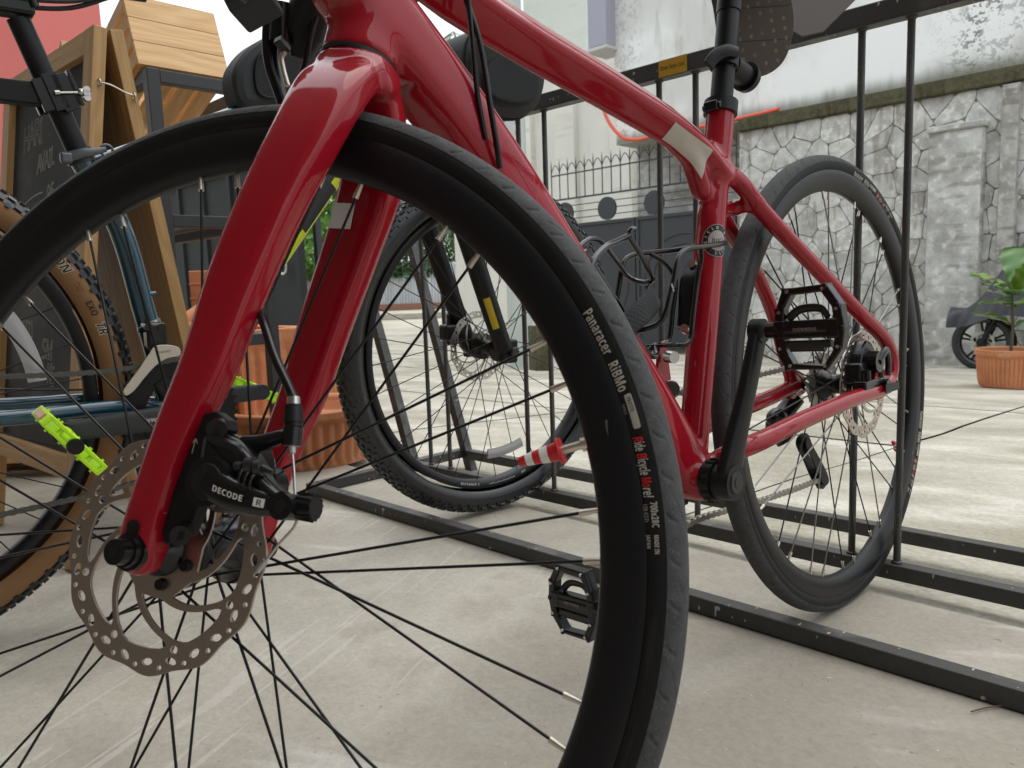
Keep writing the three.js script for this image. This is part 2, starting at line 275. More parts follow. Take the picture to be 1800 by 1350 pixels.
function heightGrid(nx, ny, fn) {  // fn(u,v) -> [x,y,z,U,V]
  const pos = [], uv = [], idx = []; for (let j = 0; j <= ny; j++) for (let i = 0; i <= nx; i++) { const p = fn(i / nx, j / ny); pos.push(p[0], p[1], p[2]); uv.push(p[3] ?? i / nx, p[4] ?? j / ny); }
  for (let j = 0; j < ny; j++) for (let i = 0; i < nx; i++) { const a = j * (nx + 1) + i, b = a + nx + 1; idx.push(a, a + 1, b, b, a + 1, b + 1); }
  const g = new THREE.BufferGeometry(); g.setAttribute('position', new THREE.Float32BufferAttribute(pos, 3)); g.setAttribute('uv', new THREE.Float32BufferAttribute(uv, 2)); g.setIndex(idx); g.computeVertexNormals(); return g;
}

// ---------- scene objects ----------
const taken = {};
function numbered(n) { const k = (taken[n] = (taken[n] ?? -1) + 1); return k ? n + '_' + String(k).padStart(3, '0') : n; }
function obj(name, g, m, parent) { const o = new THREE.Mesh(Array.isArray(g) ? (g.length > 1 ? mg(...g) : g[0]) : g, m); o.name = parent ? name : numbered(name); o.castShadow = o.receiveShadow = true; (parent ?? scene).add(o); return o; }
function tag(o, label, category, group, kind) { o.userData.label = label; o.userData.category = category; if (group) o.userData.group = group; if (kind) o.userData.kind = kind; return o; }
function thing(name, label, category, pos = V(), turn = 0, group) { const o = new THREE.Group(); o.name = numbered(name); o.position.copy(pos); o.rotation.y = turn; scene.add(o); return tag(o, label, category, group); }
function struct(name, g, m) { const o = obj(name, g, m); o.userData.kind = 'structure'; return o; }
function part(name, parent) { const o = new THREE.Group(); o.name = name; parent.add(o); return o; }
const place = (o, a, b, c) => { o.position.set(a, b, c); return o; };
// driveway frame: origin on the slab's edge, x along the edge, z towards the building behind the camera
const EX = 0.552, EZ = -1.183, H = Math.SQRT1_2, TURN = -PI / 4;
const W = (A, y, S) => V(EX + (A + S) * H, y, EZ + (A - S) * H);
const slopeY = (S) => (S < 0 ? 0 : -0.015 - 0.062 * Math.min(S, 8));
const wthing = (name, label, cat, A, y, S, group) => thing(name, label, cat, W(A, y, S), TURN, group);
function decal(w, h, tex, m = {}) { return new THREE.Mesh(new THREE.PlaneGeometry(w, h), std({ map: tex, transparent: true, roughness: 0.5, ...m })); }
// welded tube work: chains of tapered elliptical segments joined with a smooth minimum and meshed with surface nets
function chain(pts, ra, rb, side, p = 2) {
  const N = pts.length, R = (r, i) => (typeof r === 'function' ? r(i / (N - 1), i) : Array.isArray(r) ? r[i] ?? lerp(r[0], r[1], i / (N - 1)) : r), seg = [];
  for (let i = 0; i < N - 1; i++) { const a = pts[i], b = pts[i + 1], d = b.clone().sub(a), L = d.length(), T = d.clone().divideScalar(L), A = side.clone().addScaledVector(T, -side.dot(T)).normalize(), B = T.clone().cross(A); seg.push([a.x, a.y, a.z, T.x, T.y, T.z, L, A.x, A.y, A.z, B.x, B.y, B.z, R(ra, i), R(ra, i + 1), R(rb, i), R(rb, i + 1), (a.x + b.x) / 2, (a.y + b.y) / 2, (a.z + b.z) / 2, L / 2 + Math.max(R(ra, i), R(ra, i + 1), R(rb, i), R(rb, i + 1)) * 1.2]); }
  const c = pts.reduce((s, q) => s.add(q), V()).divideScalar(N); let rad = 0; pts.forEach((q, i) => (rad = Math.max(rad, q.distanceTo(c) + Math.max(R(ra, i), R(rb, i)))));
  return { seg, p, c, rad };
}
function chainDist(C, x, y, z) {
  let m = 1e9; const P = C.p;
  for (const s of C.seg) {
    const w = m * 1.8 + s[20], wx = x - s[17], wy = y - s[18], wz = z - s[19]; if (m < 1e8 && wx * wx + wy * wy + wz * wz > w * w) continue;
    const qx = x - s[0], qy = y - s[1], qz = z - s[2]; let t = qx * s[3] + qy * s[4] + qz * s[5]; const tc = t < 0 ? 0 : t > s[6] ? s[6] : t, u = tc / s[6], ra = s[13] + (s[14] - s[13]) * u, rb = s[15] + (s[16] - s[15]) * u, mn = ra < rb ? ra : rb;
    const e = Math.abs(t - tc) / mn, a = Math.abs(qx * s[7] + qy * s[8] + qz * s[9]) / ra, b = Math.abs(qx * s[10] + qy * s[11] + qz * s[12]) / rb;
    const d = ((P === 2 ? Math.sqrt(a * a + b * b + e * e) : P === 3 ? Math.sqrt(Math.cbrt((a * a * a + b * b * b) ** 2) + e * e) : Math.sqrt(Math.sqrt(a * a * a * a + b * b * b * b) + e * e)) - 1) * mn; if (d < m) m = d;
  }
  return m;
}
function sdfGeo(chains, k, cell, clip = null) {
  const lo = V(1e9, 1e9, 1e9), hi = V(-1e9, -1e9, -1e9); for (const C of chains) for (const s of C.seg) { const r = Math.max(s[13], s[14], s[15], s[16]) + 0.006; for (const q of [[s[0], s[1], s[2]], [s[0] + s[3] * s[6], s[1] + s[4] * s[6], s[2] + s[5] * s[6]]]) { lo.min(V(q[0] - r, q[1] - r, q[2] - r)); hi.max(V(q[0] + r, q[1] + r, q[2] + r)); } }
  const n = [0, 1, 2].map((i) => Math.ceil((hi.getComponent(i) - lo.getComponent(i)) / cell / 8) * 8 + 1), [nx, ny, nz] = n, F = new Float32Array(nx * ny * nz).fill(1), at = (i, j, l) => (l * ny + j) * nx + i;
  const sm = (list, x, y, z) => { let m = 1e9; for (const C of list) { const d = chainDist(C, x, y, z); const h = Math.max(k - Math.abs(m - d), 0) / k; m = Math.min(m, d) - h * h * k * 0.25; } return clip ? Math.max(m, clip(x, y, z)) : m; };
  const R = cell * 8 * 0.87, act = [];
  for (let bz = 0; bz < nz - 1; bz += 8) for (let by = 0; by < ny - 1; by += 8) for (let bx = 0; bx < nx - 1; bx += 8) {
    const cx = lo.x + (bx + 4) * cell, cy = lo.y + (by + 4) * cell, cz = lo.z + (bz + 4) * cell, l = chains.filter((C) => Math.hypot(cx - C.c.x, cy - C.c.y, cz - C.c.z) < C.rad + R + k && chainDist(C, cx, cy, cz) < R * 2.2 + k); if (!l.length) continue; act.push([bx, by, bz]);
    for (let c = 0; c <= 8; c++) for (let b = 0; b <= 8; b++) for (let a = 0; a <= 8; a++) F[at(bx + a, by + b, bz + c)] = sm(l, lo.x + (bx + a) * cell, lo.y + (by + b) * cell, lo.z + (bz + c) * cell);
  }
  const vid = new Int32Array(nx * ny * nz).fill(-1), pos = [], E = [[0, 1], [0, 2], [0, 4], [1, 3], [1, 5], [2, 3], [2, 6], [3, 7], [4, 5], [4, 6], [5, 7], [6, 7]];
  for (const [bx, by, bz] of act) for (let c = 0; c < 8; c++) for (let b = 0; b < 8; b++) for (let a = 0; a < 8; a++) {
    const i = bx + a, j = by + b, l = bz + c, v = [0, 1, 2, 3, 4, 5, 6, 7].map((q) => F[at(i + (q & 1), j + ((q >> 1) & 1), l + (q >> 2))]); let neg = 0; for (const q of v) if (q < 0) neg++; if (!neg || neg === 8) continue;
    let sx = 0, sy = 0, sz = 0, m = 0; for (const [p, q] of E) if (v[p] < 0 !== v[q] < 0) { const t = v[p] / (v[p] - v[q]); sx += lerp(p & 1, q & 1, t); sy += lerp((p >> 1) & 1, (q >> 1) & 1, t); sz += lerp(p >> 2, q >> 2, t); m++; }
    vid[at(i, j, l)] = pos.length / 3; pos.push(lo.x + (i + sx / m) * cell, lo.y + (j + sy / m) * cell, lo.z + (l + sz / m) * cell);
  }
  const idx = [], quad = (a, b, c, d, f) => { if (a < 0 || b < 0 || c < 0 || d < 0) return; f ? idx.push(a, b, c, a, c, d) : idx.push(a, c, b, a, d, c); };
  for (const [bx, by, bz] of act) for (let c = 0; c < 8; c++) for (let b = 0; b < 8; b++) for (let a = 0; a < 8; a++) {
    const i = bx + a, j = by + b, l = bz + c, f0 = F[at(i, j, l)] < 0; if (!i || !j || !l) continue;
    if (f0 !== F[at(i + 1, j, l)] < 0) quad(vid[at(i, j - 1, l - 1)], vid[at(i, j, l - 1)], vid[at(i, j, l)], vid[at(i, j - 1, l)], f0);
    if (f0 !== F[at(i, j + 1, l)] < 0) quad(vid[at(i - 1, j, l - 1)], vid[at(i - 1, j, l)], vid[at(i, j, l)], vid[at(i, j, l - 1)], f0);
    if (f0 !== F[at(i, j, l + 1)] < 0) quad(vid[at(i - 1, j - 1, l)], vid[at(i, j - 1, l)], vid[at(i, j, l)], vid[at(i - 1, j, l)], f0);
  }
  const h = 0.0005, nv = pos.length / 3, nor = new Float32Array(pos.length), uv = new Float32Array(nv * 2);
  for (let i = 0; i < pos.length; i += 3) {
    const x = pos[i], y = pos[i + 1], z = pos[i + 2], near = chains.filter((C) => Math.hypot(x - C.c.x, y - C.c.y, z - C.c.z) < C.rad + k + cell * 2), d0 = sm(near, x, y, z), gx = sm(near, x + h, y, z) - d0, gy = sm(near, x, y + h, z) - d0, gz = sm(near, x, y, z + h) - d0, L = Math.hypot(gx, gy, gz) || 1, d = clamp(d0 / Math.max(L / h, 0.3), -cell, cell);
    pos[i] -= gx / L * d; pos[i + 1] -= gy / L * d; pos[i + 2] -= gz / L * d; nor[i] = gx / L; nor[i + 1] = gy / L; nor[i + 2] = gz / L; uv[i / 3 * 2] = x; uv[i / 3 * 2 + 1] = y;
  }
  const relax = (a, w, unit) => { const o = new Float32Array(a.length), c = new Float32Array(nv); for (let q = 0; q < idx.length; q += 3) for (const [u, v] of [[0, 1], [1, 2], [2, 0]]) { const s = idx[q + u], t = idx[q + v]; for (let e = 0; e < 3; e++) { o[s * 3 + e] += a[t * 3 + e]; o[t * 3 + e] += a[s * 3 + e]; } c[s]++; c[t]++; } for (let i = 0; i < nv; i++) { for (let e = 0; e < 3; e++) a[i * 3 + e] += w * (o[i * 3 + e] / (c[i] || 1) - a[i * 3 + e]); if (unit) { const L = Math.hypot(a[i * 3], a[i * 3 + 1], a[i * 3 + 2]) || 1; for (let e = 0; e < 3; e++) a[i * 3 + e] /= L; } } };
  for (let it = 0; it < 3; it++) { relax(pos, 0.5); relax(pos, -0.52); }
  for (let it = 0; it < 4; it++) relax(nor, 0.6, true);
  const g = new THREE.BufferGeometry(); g.setAttribute('position', new THREE.Float32BufferAttribute(pos, 3)); g.setAttribute('normal', new THREE.BufferAttribute(nor, 3)); g.setAttribute('uv', new THREE.BufferAttribute(uv, 2)); g.setIndex(idx); g.userData.sd = (x, y, z) => sm(chains, x, y, z); return g;
}
// ---------- the setting ----------
{ // floor slab with a low edge
  const g = box(16, 0.16, 5.2, 0, -0.08, 0, 0.004); g.rotateY(TURN); const c = W(0, 0, -2.6); g.translate(c.x, 0, c.z);
  const p = g.attributes.position, uv = g.attributes.uv; for (let i = 0; i < p.count; i++) uv.setXY(i, p.getX(i) * 0.94 + p.getZ(i) * 0.34, p.getZ(i) * 0.94 - p.getX(i) * 0.34 + p.getY(i));
  struct('floor', g, M.slab);
}
{ // sloping driveway of cast slabs
  const root = new THREE.Group(); root.name = 'driveway'; root.userData = { kind: 'structure' }; scene.add(root);
  const As = [-9, -7.2, -5.4, -3.6, -2.05, -0.51, 1.0, 2.6, 4.2], Ss = [0.004, 1.72, 3.3, 4.95, 6.5, 8.0];
  for (let i = 0; i < As.length - 1; i++) for (let j = 0; j < Ss.length - 1; j++) {
    const gap = 0.006, dy = rr(-0.003, 0.003), N = 10;
    const jag = (A, S) => 0.02 * (vn(A * 2.3, S * 2.3, 200, 200, 1) - 0.5);
    const top = heightGrid(N, N, (u, v) => { const S = lerp(Ss[j] + (j ? gap * 1.6 : 0), Ss[j + 1] - gap * 1.6, v), A = lerp(As[i] + gap, As[i + 1] - gap, u); const s2 = S + jag(A, 3), a2 = A + jag(7, S), q = W(a2, slopeY(S) + dy * 0.5 - (u === 0 || u === 1 || v === 0 || v === 1 ? 0.006 : 0), s2); return [q.x, q.y, q.z, q.x * 0.94 + q.z * 0.34, q.z * 0.94 - q.x * 0.34]; });
    obj('paving_slab', top, M.pave, root);
  }
  const bed = heightGrid(1, 2, (u, v) => { const q = W(lerp(-9, 4.2, u), slopeY(v * 8) - 0.03, 0.004 + v * 8); return [q.x, q.y, q.z, q.x, q.z]; });
  obj('joint_bed', bed, M.soil, root);
}
{ // the street beyond, down to the far kerb, and level ground to the horizon
  const g = heightGrid(6, 6, (u, v) => { const q = W(lerp(-70, 60, u), -0.535, lerp(8.0, 90, v)); return [q.x, q.y, q.z, q.x, q.z]; });
  const g2 = heightGrid(4, 4, (u, v) => { const q = W(lerp(-70, -9.0, u), 0, lerp(-6, 8.0, v)); return [q.x, slopeY(Math.max(0.01, lerp(-6, 8, v))) - 0.012, q.z, q.x, q.z]; });
  struct('road', mg(g, g2), M.road);
  const k = box(60, 0.22, 5, 0, 0, 0, 0.02); k.rotateY(-0.05); k.translate(-6, -0.42, -31.2); struct('far_pavement', k, M.road);
}
{ // roof over the bike stand and the wall behind the photographer
  const g = box(15, 0.2, 4.0, 0, 0, 0, 0.01); g.rotateY(TURN); const c = W(0.5, 3.3, -3.35); g.translate(c.x, c.y, c.z); struct('canopy_roof', g, M.soffit);
  const w = box(15, 3.5, 0.2, 0, 0, 0, 0.01); w.rotateY(TURN); const d = W(0.5, 1.45, -4.6); w.translate(d.x, d.y, d.z); struct('shop_wall', w, M.backWall);
}

// ---------- stone retaining wall ----------
function voronoi(pts, x0, x1, y0, y1) {
  return pts.map((p, i) => {
    let poly = [[x0, y0], [x1, y0], [x1, y1], [x0, y1]];
    for (let j = 0; j < pts.length; j++) if (j !== i) {
      const q = pts[j], dx = q[0] - p[0], dy = q[1] - p[1]; if (dx * dx + dy * dy > 1.2) continue;
      const mx = (p[0] + q[0]) / 2, my = (p[1] + q[1]) / 2, f = (a) => (a[0] - mx) * dx + (a[1] - my) * dy, out = [];
      for (let k = 0; k < poly.length; k++) { const a = poly[k], b = poly[(k + 1) % poly.length], fa = f(a), fb = f(b); if (fa <= 0) out.push(a); if (fa * fb < 0) { const t = fa / (fa - fb); out.push([lerp(a[0], b[0], t), lerp(a[1], b[1], t)]); } }
      poly = out; if (poly.length < 3) break;
    }
    return poly;
  });
}
{
  const o = wthing('stone_wall', 'grey crazy-paved stone retaining wall with a mossy ledge and square pilaster', 'wall', -2, -0.55, 8.2);
  const L = (A) => A + 2, y0 = 0, y1 = 2.92;
  obj('mortar', box(6.2, y1 + 0.1, 0.5, 0.45, y1 / 2, -0.25, 0.005), M.mortar, o);
  const pts = []; for (let A = -4.66; A < -0.6; A += 0.27) for (let y = 0.02; y < y1; y += 0.25) pts.push([L(A) + rr(-0.11, 0.11) + (Math.round(y / 0.25) % 2) * 0.13, y + rr(-0.10, 0.10)]);
  const ms = [M.stone, M.stone, M.stone, M.stone3];
  for (const poly of voronoi(pts, L(-4.66), L(0.2), y0, y1)) {
    if (poly.length < 3) continue; const cx = poly.reduce((s, p) => s + p[0], 0) / poly.length, cy = poly.reduce((s, p) => s + p[1], 0) / poly.length; if (cx > L(-0.7)) continue;
    const sub = []; for (let k = 0; k < poly.length; k++) { const a = poly[k], b = poly[(k + 1) % poly.length]; for (const t of [0.12, 0.5, 0.88]) { const x = lerp(a[0], b[0], t), y = lerp(a[1], b[1], t), d = Math.hypot(x - cx, y - cy) || 1, ins = rr(0.001, 0.009); sub.push([x - (x - cx) / d * ins, y - (y - cy) / d * ins]); } }
    const g = plate(sub, rr(0.012, 0.016), rr(0.0, 0.003), 0.003); boxUVflat(g); obj('stone', g, ms[Math.floor(rnd() * 4)], o);
  }
  obj('ledge', mg(box(6.2, 0.16, 0.62, 0.45, y1 + 0.08, -0.24, 0.02)), M.moss, o);
  const pil = obj('pilaster', mg(box(0.52, 2.52, 0.16, L(-2.1), 1.26, 0.06, 0.015), box(0.56, 0.07, 0.2, L(-2.1), 2.55, 0.07, 0.02)), M.stone, o);
  obj('buttress', box(0.16, 2.9, 0.1, L(-1.62), 1.45, 0.04, 0.01), M.stone2, o);
}
function boxUVflat(g) { const p = g.attributes.position, uv = g.attributes.uv, ox = 0.3, oy = 0.2; for (let i = 0; i < p.count; i++) uv.setXY(i, p.getX(i) + ox, p.getY(i) + oy); return g; }
{ // white building above the ledge
  const o = wthing('white_building', 'mould-streaked white rendered building wall above the mossy ledge', 'building', -3, 2.53, 8.3);
  const g = new THREE.BoxGeometry(7.9, 6, 0.6).translate(0.25, 3, -0.3), p = g.attributes.position, uv = g.attributes.uv; for (let i = 0; i < p.count; i++) uv.setXY(i, (p.getX(i) + 3.7) / 7.4, p.getY(i) / 4);
  obj('wall', g, M.plaster, o);
  const lo = box(2.1, 3.2, 0.3, -2.65, -1.55, -0.65, 0.01); obj('lower_wall', lo, M.stone, o);
}
{ const o = wthing('wall_box', 'pale lilac-grey metal box fixed to the edge of the white wall', 'box', -6.85, 3.92, 8.3); obj('housing', box(0.34, 2.2, 0.45, 0, 1.1, 0, 0.02), M.lilac, o); obj('underside_bracket', box(0.4, 0.05, 0.5, 0, -0.03, 0, 0.01), M.whiteGrey, o); }
tag(obj('conduit', tube([[-6.86, 3.2], [-6.78, 2.95], [-6.65, 2.75], [-6.46, 2.585], [-6.2, 2.52], [-5.97, 2.53], [-5.2, 2.53], [-4.42, 2.545], [-4.1, 2.56]].map(([A, y]) => W(A, y, 8.16)), 0.026, 8, 60), M.orange), 'orange-red corrugated conduit sagging across the wall above the spiked gate', 'conduit');
{ // steel gate with discs and arched spikes
  const o = wthing('steel_gate', 'tall dark grey steel gate with round discs and arched spikes', 'gate', -6.3, -0.5, 8.2), X0 = -1.62, X1 = 1.6, P = 1.92;
  for (const [a, b] of [[X0, -0.01], [0.01, X1]]) {
    const w = b - a, c = (a + b) / 2; obj('leaf_panel', box(w, P - 0.06, 0.02, c, 0.06 + (P - 0.06) / 2, 0, 0.003), M.gate, o);
    obj('frame', mg(box(w, 0.05, 0.05, c, P, 0.006, 0.004), box(w, 0.05, 0.05, c, 0.085, 0.006, 0.004), box(0.05, P - 0.13, 0.05, a + 0.025, P / 2 + 0.03, 0.006, 0.004), box(0.05, P - 0.13, 0.05, b - 0.025, P / 2 + 0.03, 0.006, 0.004)), M.gate, o);
    for (const r of [0.52, 0.66]) obj('ring_moulding', new THREE.TorusGeometry(r, 0.012, 6, 48).translate(c, 1.0, 0.012), M.gate, o);
  }
  for (const y of [2.03, 2.13, 2.23, 2.34]) obj('rail', cyl(V(X0, y, 0), V(X1, y, 0), y > 2.3 ? 0.014 : 0.007), M.gate, o);
  obj('rail', cyl(V(X0, 2.72, 0), V(X1, 2.72, 0), 0.011), M.gate, o);
  for (const x of [-1.35, -0.52, 0.32, 1.16]) obj('disc', cyl(V(x, 2.12, -0.012), V(x, 2.12, 0.018), 0.17, 0.17, 28), M.gate, o);
  const n = 19, st = (X1 - X0) / n;
  for (let i = 0; i <= n; i++) obj('spike', mg(cyl(V(X0 + i * st, 2.34, 0), V(X0 + i * st, 2.86, 0), 0.009, 0.009, 6), cyl(V(X0 + i * st, 2.86, 0), V(X0 + i * st, 2.97, 0), 0.009, 0.001, 6)), M.gate, o);
  for (let i = 0; i < n; i++) obj('arch', tube([0, 0.25, 0.5, 0.75, 1].map((t) => V(X0 + (i + t) * st, 2.76 + 0.12 * Math.sin(t * PI), 0)), 0.007, 5, 10), M.gate, o);
}
{ // cream house behind the gate, grey block, glass tower
  const o = wthing('cream_building', 'cream rendered house behind the steel gate', 'building', -9, -0.6, 10.8);
  obj('wall', box(6.6, 5.4, 3, -1.0, 2.7, -1.5, 0.01), M.cream, o); for (const x of [-1.9, -0.75, 0.6]) obj('wall_pier', box(0.5, 5.3, 0.16, x, 2.65, 0.06, 0.02), M.cream, o);
  obj('entrance_step', box(1.3, 0.9, 0.9, 1.5, 0.45, 0.5, 0.02), M.cream, o); obj('letterbox_post', box(0.5, 1.9, 0.45, 2.1, 0.95, 0.9, 0.02), M.stone2, o);
  const t = wthing('utility_box', 'small orange-topped standpipe behind the gate', 'standpipe', -6.3, -0.5, 9.0); obj('pipe', cyl(V(0, 0, 0), V(0, 2.1, 0), 0.03), M.greyWall, t); obj('tap', mg(box(0.28, 0.05, 0.06, 0, 2.12, 0, 0.01), box(0.12, 0.07, 0.07, -0.12, 2.12, 0.03, 0.01)), M.orange, t);
  const p = wthing('concrete_building', 'plain grey concrete block rising behind the cream house', 'building', -13, -0.6, 14.2); obj('wall', box(2.1, 12, 3, 0.0, 6, -1.5, 0.01), M.greyWall, p);
  const q = wthing('glass_tower', 'distant pale blue glass tower between the walls', 'tower', -33.2, -0.6, 40); obj('shaft', box(0.9, 30, 3, 0, 15, -1.5, 0.01), M.glassTower, q);
  for (let k = 0; k < 26; k++) obj('floor_band', box(0.94, 0.16, 3.04, 0, 12 + k * 0.7, -1.5, 0.01), M.whiteGrey, q);
}
{ // utility pole with pink stencilled letters
  const o = thing('utility_pole', 'round grey concrete utility pole with pink stencilled letters', 'pole', V(0.10, -0.29, -7.45));
  obj('shaft', latheY([[0, 0], [0.12, 0], [0.115, 2], [0.1, 9.5], [0, 9.5]], 28), M.pole, o);
  const tx = canvasTex(128, 512, (g, w, h) => { g.clearRect(0, 0, w, h); g.fillStyle = 'rgba(205,110,130,0.75)'; g.font = 'bold 84px sans-serif'; g.textAlign = 'center'; ['P', 'L', 'E', 'G', 'E', 'L'].forEach((c, i) => { g.save(); g.translate(64, 48 + i * 82); g.rotate(PI / 2); g.fillText(c, 0, 30); g.restore(); }); });
  const seg = new THREE.CylinderGeometry(0.1165, 0.1165, 0.62, 12, 1, true, -0.45, 0.9); seg.translate(0, 2.15, 0); const dm = obj('stencil', seg, std({ map: tx, transparent: true, roughness: 0.9 }), o); dm.rotation.y = 0.35;
  const b = thing('concrete_block', 'mossy square concrete block at the foot of the utility pole', 'block', V(0.27, -0.27, -6.95), 0.3); obj('body', box(0.17, 0.42, 0.2, 0, 0.21, 0, 0.012), M.moss, b);
  const c = thing('white_post', 'short white painted gate post beyond the utility pole', 'post', V(0.62, -0.42, -9.2), TURN); obj('body', box(0.24, 1.3, 0.3, 0, 0.65, 0, 0.015), M.white, c); obj('cap', box(0.28, 0.05, 0.34, 0, 1.325, 0, 0.01), M.white, c);
}
{ // sheet steel gate on the left with spear rods behind
  const o = wthing('sheet_gate', 'dark grey sheet-metal gate with a ring pull', 'gate', -7.5, -0.2, 2.5);
  for (let i = 0; i < 5; i++) obj('sheet_panel', box(0.61, 1.92, 0.03, -1.24 + i * 0.625, 0.99, 0, 0.003), M.darkGate, o);
  for (let i = 0; i <= 5; i++) obj('upright', box(0.07, 1.98, 0.07, -1.555 + i * 0.625, 0.99, 0.02, 0.004), M.darkGate, o);
  obj('rail', box(3.2, 0.06, 0.06, 0, 0.35, 0.03, 0.004), M.darkGate, o); obj('ring_pull', new THREE.TorusGeometry(0.06, 0.014, 8, 24).translate(1.36, 0.96, 0.08), M.steel, o);
  obj('top_rail', box(3.2, 0.07, 0.08, 0, 1.99, 0.02, 0.004), M.darkGate, o);
  const f = wthing('spear_fence', 'black spear-topped railing rising behind the sheet-metal gate', 'railing', -7.0, -0.2, 2.9);
  for (let i = 0; i < 7; i++) obj('spear', mg(cyl(V(-0.9 + i * 0.24, 1.9, 0), V(-0.9 + i * 0.24, 2.86, 0), 0.012, 0.012, 6), cyl(V(-0.9 + i * 0.24, 2.86, 0), V(-0.9 + i * 0.24, 2.92, 0), 0.024, 0.02, 6), cyl(V(-0.9 + i * 0.24, 2.92, 0), V(-0.9 + i * 0.24, 3.1, 0), 0.02, 0.001, 6)), M.gate, f);
  obj('rail', mg(box(2.0, 0.05, 0.03, -0.2, 1.95, 0, 0.003), box(0.06, 2.0, 0.06, -1.1, 1.0, 0, 0.003), box(0.06, 2.0, 0.06, 0.7, 1.0, 0, 0.003)), M.gate, f);
}
{ // corrugated fence across the street
  const o = thing('corrugated_fence', 'pale corrugated iron fence across the street with rusty foot', 'fence', V(-3, -0.31, -33.6), -0.05);
  for (let i = 0; i < 16; i++) { const x0 = -9.6 + i * 1.15, h = rr(1.75, 2.25); obj('sheet', heightGrid(48, 2, (u, v) => [x0 + u * 1.14, v * h, 0.05 * Math.sin(u * 2 * PI * 9) + (i % 2) * 0.03, u * 4 + i * 1.3, v]), M.corr, o); }
  obj('plinth', box(19, 0.28, 0.3, -0.5, 0.14, 0.12, 0.02), std({ color: lin(0.24, 0.12, 0.085), roughness: 1 }), o);
  const red = thing('red_building', 'tall salmon red building wall against the sky', 'building', V(-18.2, -0.5, -27.5), -0.12); obj('wall', box(7.6, 13, 4, 0, 6.5, 0, 0.02), M.redWall, red); obj('parapet', box(7.8, 0.25, 4.2, 0, 13.1, 0, 0.02), M.redWall, red);
}
// ---------- trees ----------
const leafG = (() => { const g = heightGrid(2, 3, (u, v) => { const w = Math.sin(PI * clamp(v * 0.92 + 0.06)) * 0.5; return [(u - 0.5) * w, v, 0.10 * Math.sin(v * PI) - 0.25 * Math.abs(u - 0.5) * w]; }); return g; })();
function foliage(parent, mat, n, spread, size) {
  const im = new THREE.InstancedMesh(leafG, mat, n), m = new THREE.Matrix4(), q = new THREE.Quaternion(), e = new THREE.Euler(), c = new THREE.Color(); im.name = 'crown'; im.userData.kind = 'stuff'; im.castShadow = im.receiveShadow = true;
  for (let i = 0; i < n; i++) { const p = spread(i); e.set(rr(-1.4, 1.4), rr(0, 6.28), rr(-1.4, 1.4)); q.setFromEuler(e); const s = size * rr(0.6, 1.3); m.compose(p, q, V(s, s, s)); im.setMatrixAt(i, m); const k = rr(0.6, 1.35); c.setRGB(k, k * rr(0.9, 1.1), k * 0.9); im.setColorAt(i, c); }
  parent.add(im); return im;
}
function tree(name, label, pos, h, r, mat, n, size, group) {
  const o = thing(name, label, 'tree', pos, rnd() * 6, group), limbs = [], tips = [];
  limbs.push(sweep(curve([V(0, 0, 0), V(rr(-0.1, 0.1) * h, h * 0.3, rr(-0.05, 0.05) * h), V(rr(-0.08, 0.08) * h, h * 0.62, 0)], 10), (t) => [h * lerp(0.03, 0.012, t)], 8));
  for (let i = 0; i < 9; i++) { const a = i * 2.4, y = h * lerp(0.3, 0.6, i / 9), e = V(Math.cos(a) * r * rr(0.4, 0.8), y + h * rr(0.1, 0.34), Math.sin(a) * r * rr(0.4, 0.8)); limbs.push(sweep([V(0, y - 0.1 * h, 0), V(e.x * 0.4, lerp(y, e.y, 0.5), e.z * 0.4), e], (t) => [h * lerp(0.011, 0.004, t)], 6)); tips.push(e); }
  obj('trunk', mg(...limbs), M.bark, o); for (let i = 0; i < 14; i++) tips.push(V(rr(-1, 1) * r * 0.8, h * rr(0.45, 1.0), rr(-1, 1) * r * 0.8));
  const cl = tips.map(() => rr(0.25, 0.5) * r);
  foliage(o, mat, n, () => { const k = Math.floor(rnd() * tips.length), c = tips[k], d = V(rr(-1, 1), rr(-1, 1), rr(-1, 1)); d.normalize().multiplyScalar(cl[k] * Math.pow(rnd(), 0.45)); return d.multiply(V(1, 0.75, 1)).add(c); }, size); return o;
}
tree('broadleaf_tree', 'dark broadleaf tree leaning over the corrugated fence', V(-6.8, -0.4, -38), 6.4, 3.2, M.leafA, 3800, 0.30, 'trees beyond the street');
tree('broadleaf_tree', 'light green tree above the corrugated fence beside the sheet gate', V(-10.4, -0.4, -38), 6.6, 3.4, M.leafB, 3800, 0.30, 'trees beyond the street');
tree('broadleaf_tree', 'low green tree over the corrugated fence behind the utility pole', V(-2.0, -0.4, -38), 5.2, 2.8, M.leafC, 3000, 0.28, 'trees beyond the street');
tree('garden_tree', 'bright green garden tree showing above the sheet-metal gate', V(-5.2, -0.5, -14.4), 3.9, 2.1, M.leafB, 4200, 0.19);
{ // shrub hanging over the fence
  for (const [x, z, s, lb] of [[-4.6, -33.9, 1.0, 'dark creeper hanging over the middle of the corrugated fence'], [-9.4, -33.6, 1.2, 'bright creeper spilling over the fence beside the sheet gate']]) { const o = thing('creeper', lb, 'creeper', V(x, 1.0, z)); foliage(o, s > 1.1 ? M.leafB : M.leafC, 1300, () => V(rr(-1.5, 1.5), rr(0.1, 1.6) * rnd() + 0.1, rr(-0.2, 0.5)), 0.26); obj('stem', tube([V(-1.2, -1.2, 0.2), V(-0.5, 0.2, 0.25), V(0.6, 0.7, 0.3), V(1.2, 0.6, 0.3)], 0.03, 6, 16), M.bark, o); }
}
